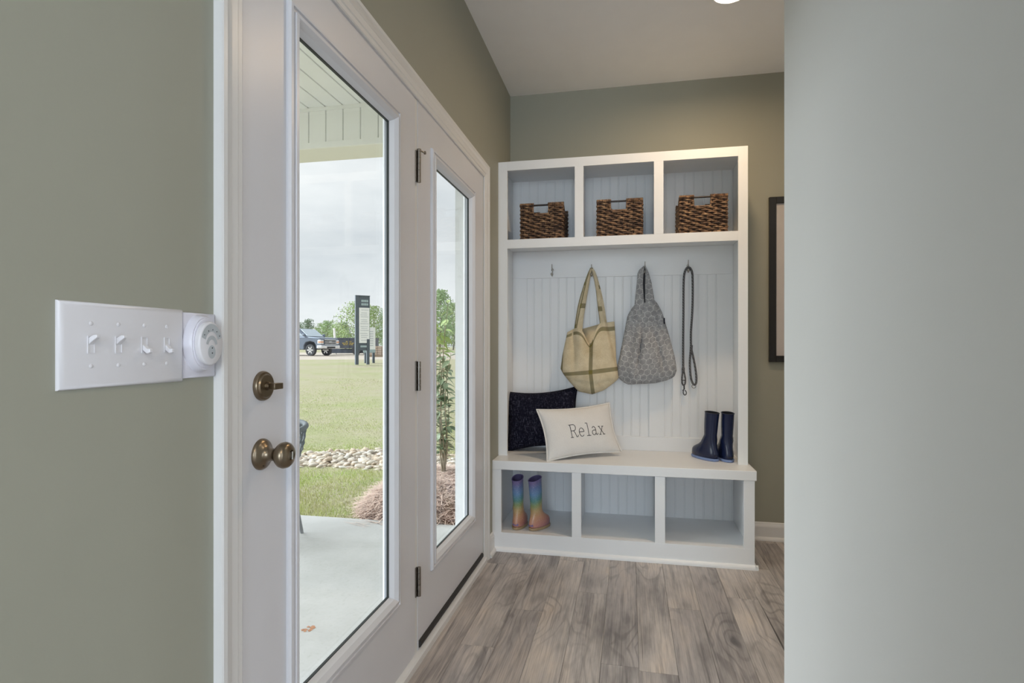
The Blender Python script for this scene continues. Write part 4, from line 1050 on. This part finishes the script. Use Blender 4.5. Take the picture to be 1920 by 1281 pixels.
MB().loft([[(-.98, yc-.76, 1.885), (-.98, yc+.76, 1.885), (-.955, yc+.76, 1.905), (-.955, yc-.76, 1.905)], [(-.31, yc-.84, 1.37), (-.31, yc+.84, 1.37), (-.27, yc+.84, 1.385), (-.27, yc-.84, 1.385)]]).build('windshield', M['carglass'], tk)
for x, y in ((0, yc-.83), (0, yc+.83), (-3.7, yc-.83), (-3.7, yc+.83)):
    wh = MB().lathe([(-.13, .30), (-.13, .37), (-.10, .405), (.10, .405), (.13, .37), (.13, .30), (.05, .27), (-.05, .27), (-.13, .30)], (x, y, .405), 'y', 32, False).build('tyre', M['tyre'], tk, smooth=40)
    rm_ = MB().lathe([(-.115, .285), (-.10, .27), (-.06, .25), (-.06, .001)], (x, y, .405), 'y', 28).lathe([(.115, .285), (.10, .27), (.06, .25), (.06, .001)], (x, y, .405), 'y', 28)
    rm_.build('wheel_rim', M['cardark'], wh, smooth=40)
    for k in range(6):
        a = k*math.pi/3
        MB().loft([[(x+r*math.cos(a)+q*math.sin(a), y+sd*.125, .405+r*math.sin(a)-q*math.cos(a)) for r, q in ((.03, -.05), (.27, -.04), (.27, .04), (.03, .05))] for sd in (-1, 1)]).build('spoke', M['carchrome'], wh)
gr_ = box('grille', (.90, yc-.60, .80), (.975, yc+.60, 1.15), M['cardark'], tk, .03)
for z in (.83, .97, 1.12): box('grille_bar', (.96, yc-.60, z-.025), (.995, yc+.60, z+.025), M['carchrome'], gr_, .008)
box('grille_badge', (.98, yc-.14, .93), (1.005, yc+.14, 1.02), M['carchrome'], gr_, .01)
for s_ in (-1, 1):
    hl_ = box('headlight', (.66, yc+s_*.83-.16, .82), (.965, yc+s_*.83+.16, 1.12), M['carchrome'], tk, .04)
    box('lens', (.72, yc+s_*.85-.15, .92), (.972, yc+s_*.85+.15, 1.02), M['amber'], hl_, .02)
    MB().box((-.52, yc+s_*1.05-.10, 1.36), (-.36, yc+s_*1.05+.10, 1.56)).build('mirror', M['truck'], tk, bev=.03)
box('bumper', (.62, yc-1.0, .50), (1.06, yc+1.0, .74), M['carchrome'], tk, .05)
box('lower_intake', (1.0, yc-.45, .53), (1.075, yc+.45, .66), M['cardark'], tk, .02)
# dump container on a trailer
ax = R(11.7)
pD = frame(666, 668, 44.0); gd = gz(pD.x, pD.y)+.03
M['bin'] = simple('black_steel_bin', (92, 96, 106), .6, var=.08, vscale=2); M['bin_frame'] = simple('dark_trailer_frame', (84, 92, 106), .6, var=.1, vscale=3); M['yellow'] = simple('yellow_lettering', (206, 182, 96), .6)
tr = tag(empty('dump_trailer', (pD.x, pD.y, gd), ax, True), 'dark steel dump container on a low trailer ahead of the truck', 'trailer')
MB().prism([(-1.58, 1.30), (-1.20, .50), (1.35, .50), (1.35, 1.30)], 'y', 0, 2.0).build('container', M['bin'], tr, bev=.02)
MB().box((-1.62, -.03, 1.24), (1.38, 2.03, 1.32)).build('top_rail', M['bin'], tr, bev=.01)
MB().box((-2.25, .1, .12), (1.6, 1.9, .47)).build('trailer_frame', M['bin_frame'], tr, bev=.02)
for x in (.1, .9): MB().lathe([(-.12, .20), (-.12, .34), (.12, .34), (.12, .20)], (x, .0, .34), 'y', 24).build('wheel', M['tyre'], tr, smooth=40)
for x in (-.5, .25, .95): MB().box((x-.04, -.04, .5), (x+.04, .01, 1.24)).build('rib', M['bin'], tr)
for z, xs in ((1.02, ((-.72, -.58), (-.54, -.40), (-.36, -.28))), (.90, ((-1.0, -.82), (-.78, -.70), (-.66, -.48), (-.44, -.30), (-.26, -.10))), (.79, ((-.92, -.74), (-.70, -.62), (-.58, -.36), (-.32, -.18)))):
    for a, b in xs: box('painted_mark', (a, -.012, z-.03), (b, .002, z+.03), M['yellow'], tr)
# community sign and notice board
M['signdark'] = simple('dark_slate_sign', (84, 94, 106), .6, var=.06, vscale=4); M['signwhite'] = simple('pale_sign_panel', (248, 248, 252), .6, var=.02); M['signtext'] = simple('grey_sign_print', (206, 209, 217), .7); M['signpale'] = simple('pale_lettering', (170, 188, 196), .7)
pS = frame(678, 684, 25); gs = gz(pS.x, pS.y); zt = frame(672, 555, 25).z-gs
sg = tag(empty('community_sign', (pS.x, pS.y, gs), R(42), True), 'tall dark sign with white list panel standing on the lawn', 'sign')
box('post', (-.28, -.06, 0), (-.14, .08, zt), M['signdark'], sg, .01); box('post', (.22, -.06, 0), (.34, .08, zt-1.9), M['signdark'], sg, .01)
pan = box('panel', (-.14, -.03, .62), (.36, .05, zt-.02), M['signdark'], sg, .01)
MB().box((-.28, -.065, zt-.02), (.36, .085, zt+.02)).build('cap', M['signdark'], sg)
box('list_panel', (-.12, -.045, .95), (.335, -.028, zt-.52), M['signwhite'], sg)
z = zt-.62; k = 0
rnd = random.Random(2)
while z > 1.05:
    a = .10+rnd.uniform(-.06, .06)-.18; box('text_line', (-.08+rnd.uniform(0, .06), -.050, z-.014), (.30-rnd.uniform(0, .10), -.044, z+.014), M['signtext'], sg); z -= .085 if k % 3 else .13; k += 1
for z_ in (zt-.22, zt-.37):
    x = -.02
    for wd in (.075, .055, .07, .065): box('letter_mark', (x, -.040, z_-.05), (x+wd, -.029, z_+.05), M['signpale'], sg); x += wd+.012
box('footer_text', (-.06, -.040, .76), (.28, -.029, .84), M['signpale'], sg)
pN = frame(693, 678, 27); gn = gz(pN.x, pN.y); zn = frame(693, 614, 27).z-gn
nb = tag(empty('notice_board', (pN.x, pN.y, gn), R(36), True), 'small white notice board on two posts behind the tall sign', 'sign')
box('post', (-.24, -.05, 0), (-.13, .06, zn-.2), M['signdark'], nb, .01); box('post', (.13, -.05, 0), (.24, .06, zn-.2), M['signdark'], nb, .01)
box('board', (-.30, -.07, zn-1.05), (.26, -.05, zn), M['signwhite'], nb); box('lower_strip', (-.30, -.072, zn-1.20), (.26, -.05, zn-1.05), M['signpale'], nb)
for k in range(7): box('text_line', (-.22, -.076, zn-.22-k*.11), (.16, -.069, zn-.18-k*.11), M['signtext'], nb)
# white pipes, small yellow sign, brick pallet
for (u, vb, vt, d, lean, lab) in ((589, 645, 617, 52, .0, 'upright white pipe standing behind the truck hood'), (630, 645, 616, 52, -.06, 'leaning white pipe standing behind the dump container')):
    b = frame(u, vb, d); g = gz(b.x, b.y); zz = frame(u, vt, d).z-g
    e = tag(empty('white_pipe', (b.x, b.y, g), 0, True), lab, 'pipe'); MB().tube([(0, 0, 0), (lean*3, 0, zz)], .09, 10).build('pipe', M['column'], e, smooth=50)
    MB().tube([(lean*3*.97, 0, zz*.97), (lean*3, 0, zz+.02)], .105, 10).build('pipe_cap', M['column'], e, smooth=50)
b = frame(626, 650, 46); g = gz(b.x, b.y); e = tag(empty('yard_sign', (b.x, b.y, g), ax, True), 'small white yard sign with yellow-green centre', 'sign')
z0 = frame(626, 649, 46).z-g; box('board', (-.33, -.02, z0), (.33, .02, z0+.36), M['signwhite'], e); box('print', (-.22, -.026, z0+.07), (.22, -.019, z0+.29), simple('lime_print', (204, 214, 84), .6), e)
for x in (-.2, .2): box('stake', (x-.015, -.01, 0), (x+.015, .01, z0), M['signdark'], e)
b = frame(711, 669, 38); g = gz(b.x, b.y)+.02; e = tag(empty('brick_pallet', (b.x, b.y, g), ax, True), 'stack of tan bricks on a pallet at the roadside', 'bricks')
M['brick'] = simple('tan_brick', (176, 158, 142), .9, var=.2, vscale=6); box('pallet', (-.6, -.5, 0), (.6, .5, .12), simple('pallet_wood', (150, 132, 110), .9), e)
bk_me = None
for k in range(4):
    for j in range(4):
        for r_ in range(2):
            if bk_me is None:
                o = MB().box((0, 0, 0), (.27, .46, .14)).build('brick', M['brick'], e, bev=.01, seg=1); bk_me = o; o.location = (-.58, -.48, .13)
            else:
                c = bk_me.copy(); COL.objects.link(c); c.parent = e; c.location = (-.58+j*.29, -.48+r_*.49, .13+k*.15)
# trees
def crown_mat(name, a, b): 
    t = NT(name); v = t.coord(); n = t.noise(v, 1.1, 4, .65)
    return t.set(Base_Color=t.ramp(n, [(.3, L(a)), (.7, L(b))]), Roughness=.9, Specular_IOR_Level=.1)
CM = [crown_mat('pine_foliage', (116, 134, 116), (148, 164, 142)), crown_mat('spring_foliage', (150, 170, 122), (188, 202, 156)), crown_mat('fresh_foliage', (138, 162, 116), (172, 192, 146))]
M['bark'] = simple('grey_brown_bark', (140, 130, 118), .95, var=.2, vscale=3)
def tree(u, vt, d, wid, kind, label, seed, base=.25):
    rnd = random.Random(seed); b = frame(u, 655, d); g = gz(b.x, b.y); hh = frame(u, vt, d).z-g; wd = wid*d/1066
    e = tag(empty('pine_tree' if kind == 0 else 'leafy_tree', (b.x, b.y, g), rnd.uniform(0, 6), True), label, 'tree', 'trees along the far edge of the field')
    pts = [(.15*math.sin(i), .15*math.cos(i*1.3), hh*.9*i/6) for i in range(7)]
    MB().tube(pts, [.16*hh/9*(1-.8*i/6) for i in range(7)], 7).build('trunk', M['bark'], e, smooth=60)
    br = MB(); m = MB(); n = 26 if kind else 20
    for k in range(n):
        t = base+(1-base)*(k+.5)/n; prof_ = math.sin(math.pi*min(1, (t-base)/(1-base)*.82+.18))**.7 if kind else (1.05-t)**.75
        a = k*2.399; rr = wd*.5*prof_*rnd.uniform(.45, .95); c = Vector((rr*math.cos(a), rr*math.sin(a), hh*t*.97)); cr = wd*rnd.uniform(.17, .27)*(1 if kind else .8)
        br.tube([(0, 0, hh*t*.85), c], [.05, .02], 5)
        for q in range(95):
            v = Vector((rnd.gauss(0, 1), rnd.gauss(0, 1), rnd.gauss(0, .75))); v = v.normalized()*cr*(rnd.random()**.45); p = c+v
            if p.z > hh: p.z = hh-rnd.random()*.4
            s = rnd.uniform(.10, .22)*hh/9; n1 = Vector((rnd.uniform(-1, 1), rnd.uniform(-1, 1), rnd.uniform(-1, 1))).normalized(); n2 = n1.orthogonal().normalized()
            m.add([p-n1*s, p+n2*s*.6, p+n1*s, p-n2*s*.6], [(0, 1, 2, 3)])
    br.build('branches', M['bark'], e); f = m.build('foliage', CM[kind], e); f['kind'] = 'stuff'
TR = [(520, 596, 105, 80, 0, 'dark pine at the left end of the tree line'), (562, 604, 100, 38, 0, 'short pine just above the truck cab'), (578, 598, 98, 44, 0, 'rounded pine behind the truck windshield'), (604, 606, 110, 44, 1, 'low pale tree beside the upright white pipe'), (614, 601, 104, 42, 2, 'green tree standing above the truck hood'), (634, 607, 100, 46, 1, 'low green tree behind the leaning white pipe'), (646, 604, 112, 40, 0, 'thin pine left of the tall pale tree'), (668, 566, 82, 74, 1, 'tall pale spring tree behind the tall sign'), (700, 574, 86, 62, 1, 'pale tree between the tall sign and notice board'), (722, 578, 95, 50, 0, 'pine at the right edge of the near pane'),
      (650, 612, 118, 80, 2, 'low bushy tree under the tall pale tree'), (590, 615, 118, 90, 2, 'low bushy tree behind the truck'), (690, 612, 118, 80, 2, 'low bushy tree behind the notice board'), (752, 572, 96, 70, 1, 'pale tree hidden behind the door stile'), (790, 584, 92, 60, 0, 'pine just left of the far pane'), (826, 543, 80, 52, 2, 'tall green tree seen through the far pane'), (850, 568, 90, 46, 1, 'pale tree above the shrub in the far pane'), (880, 575, 92, 60, 2, 'green tree right of the far pane'), (838, 605, 100, 70, 2, 'low bushy tree behind the shrub'), (480, 600, 108, 70, 2, 'green tree left of the pines'), (740, 614, 118, 80, 2, 'low bushy tree behind the door stile'), (790, 612, 118, 80, 2, 'low bushy tree left of the far pane')]
for i_, u_ in enumerate((20, 75, 130, 180, 235, 285, 335, 385, 430)):
    TR.append((u_, 596-6*(i_ % 3), 108+4*(i_ % 2), 72, (2, 1, 0)[i_ % 3], ('bushy green tree', 'pale spring tree', 'dark pine tree')[i_ % 3]+' along the field edge, '+('first', 'second', 'third', 'fourth', 'fifth', 'sixth', 'seventh', 'eighth', 'ninth')[i_]+' from the far left'))
for i, (u, vt, d, wd, k, lab) in enumerate(TR): tree(u, vt, d, wd, k, lab, 50+i, .12 if k else .2)
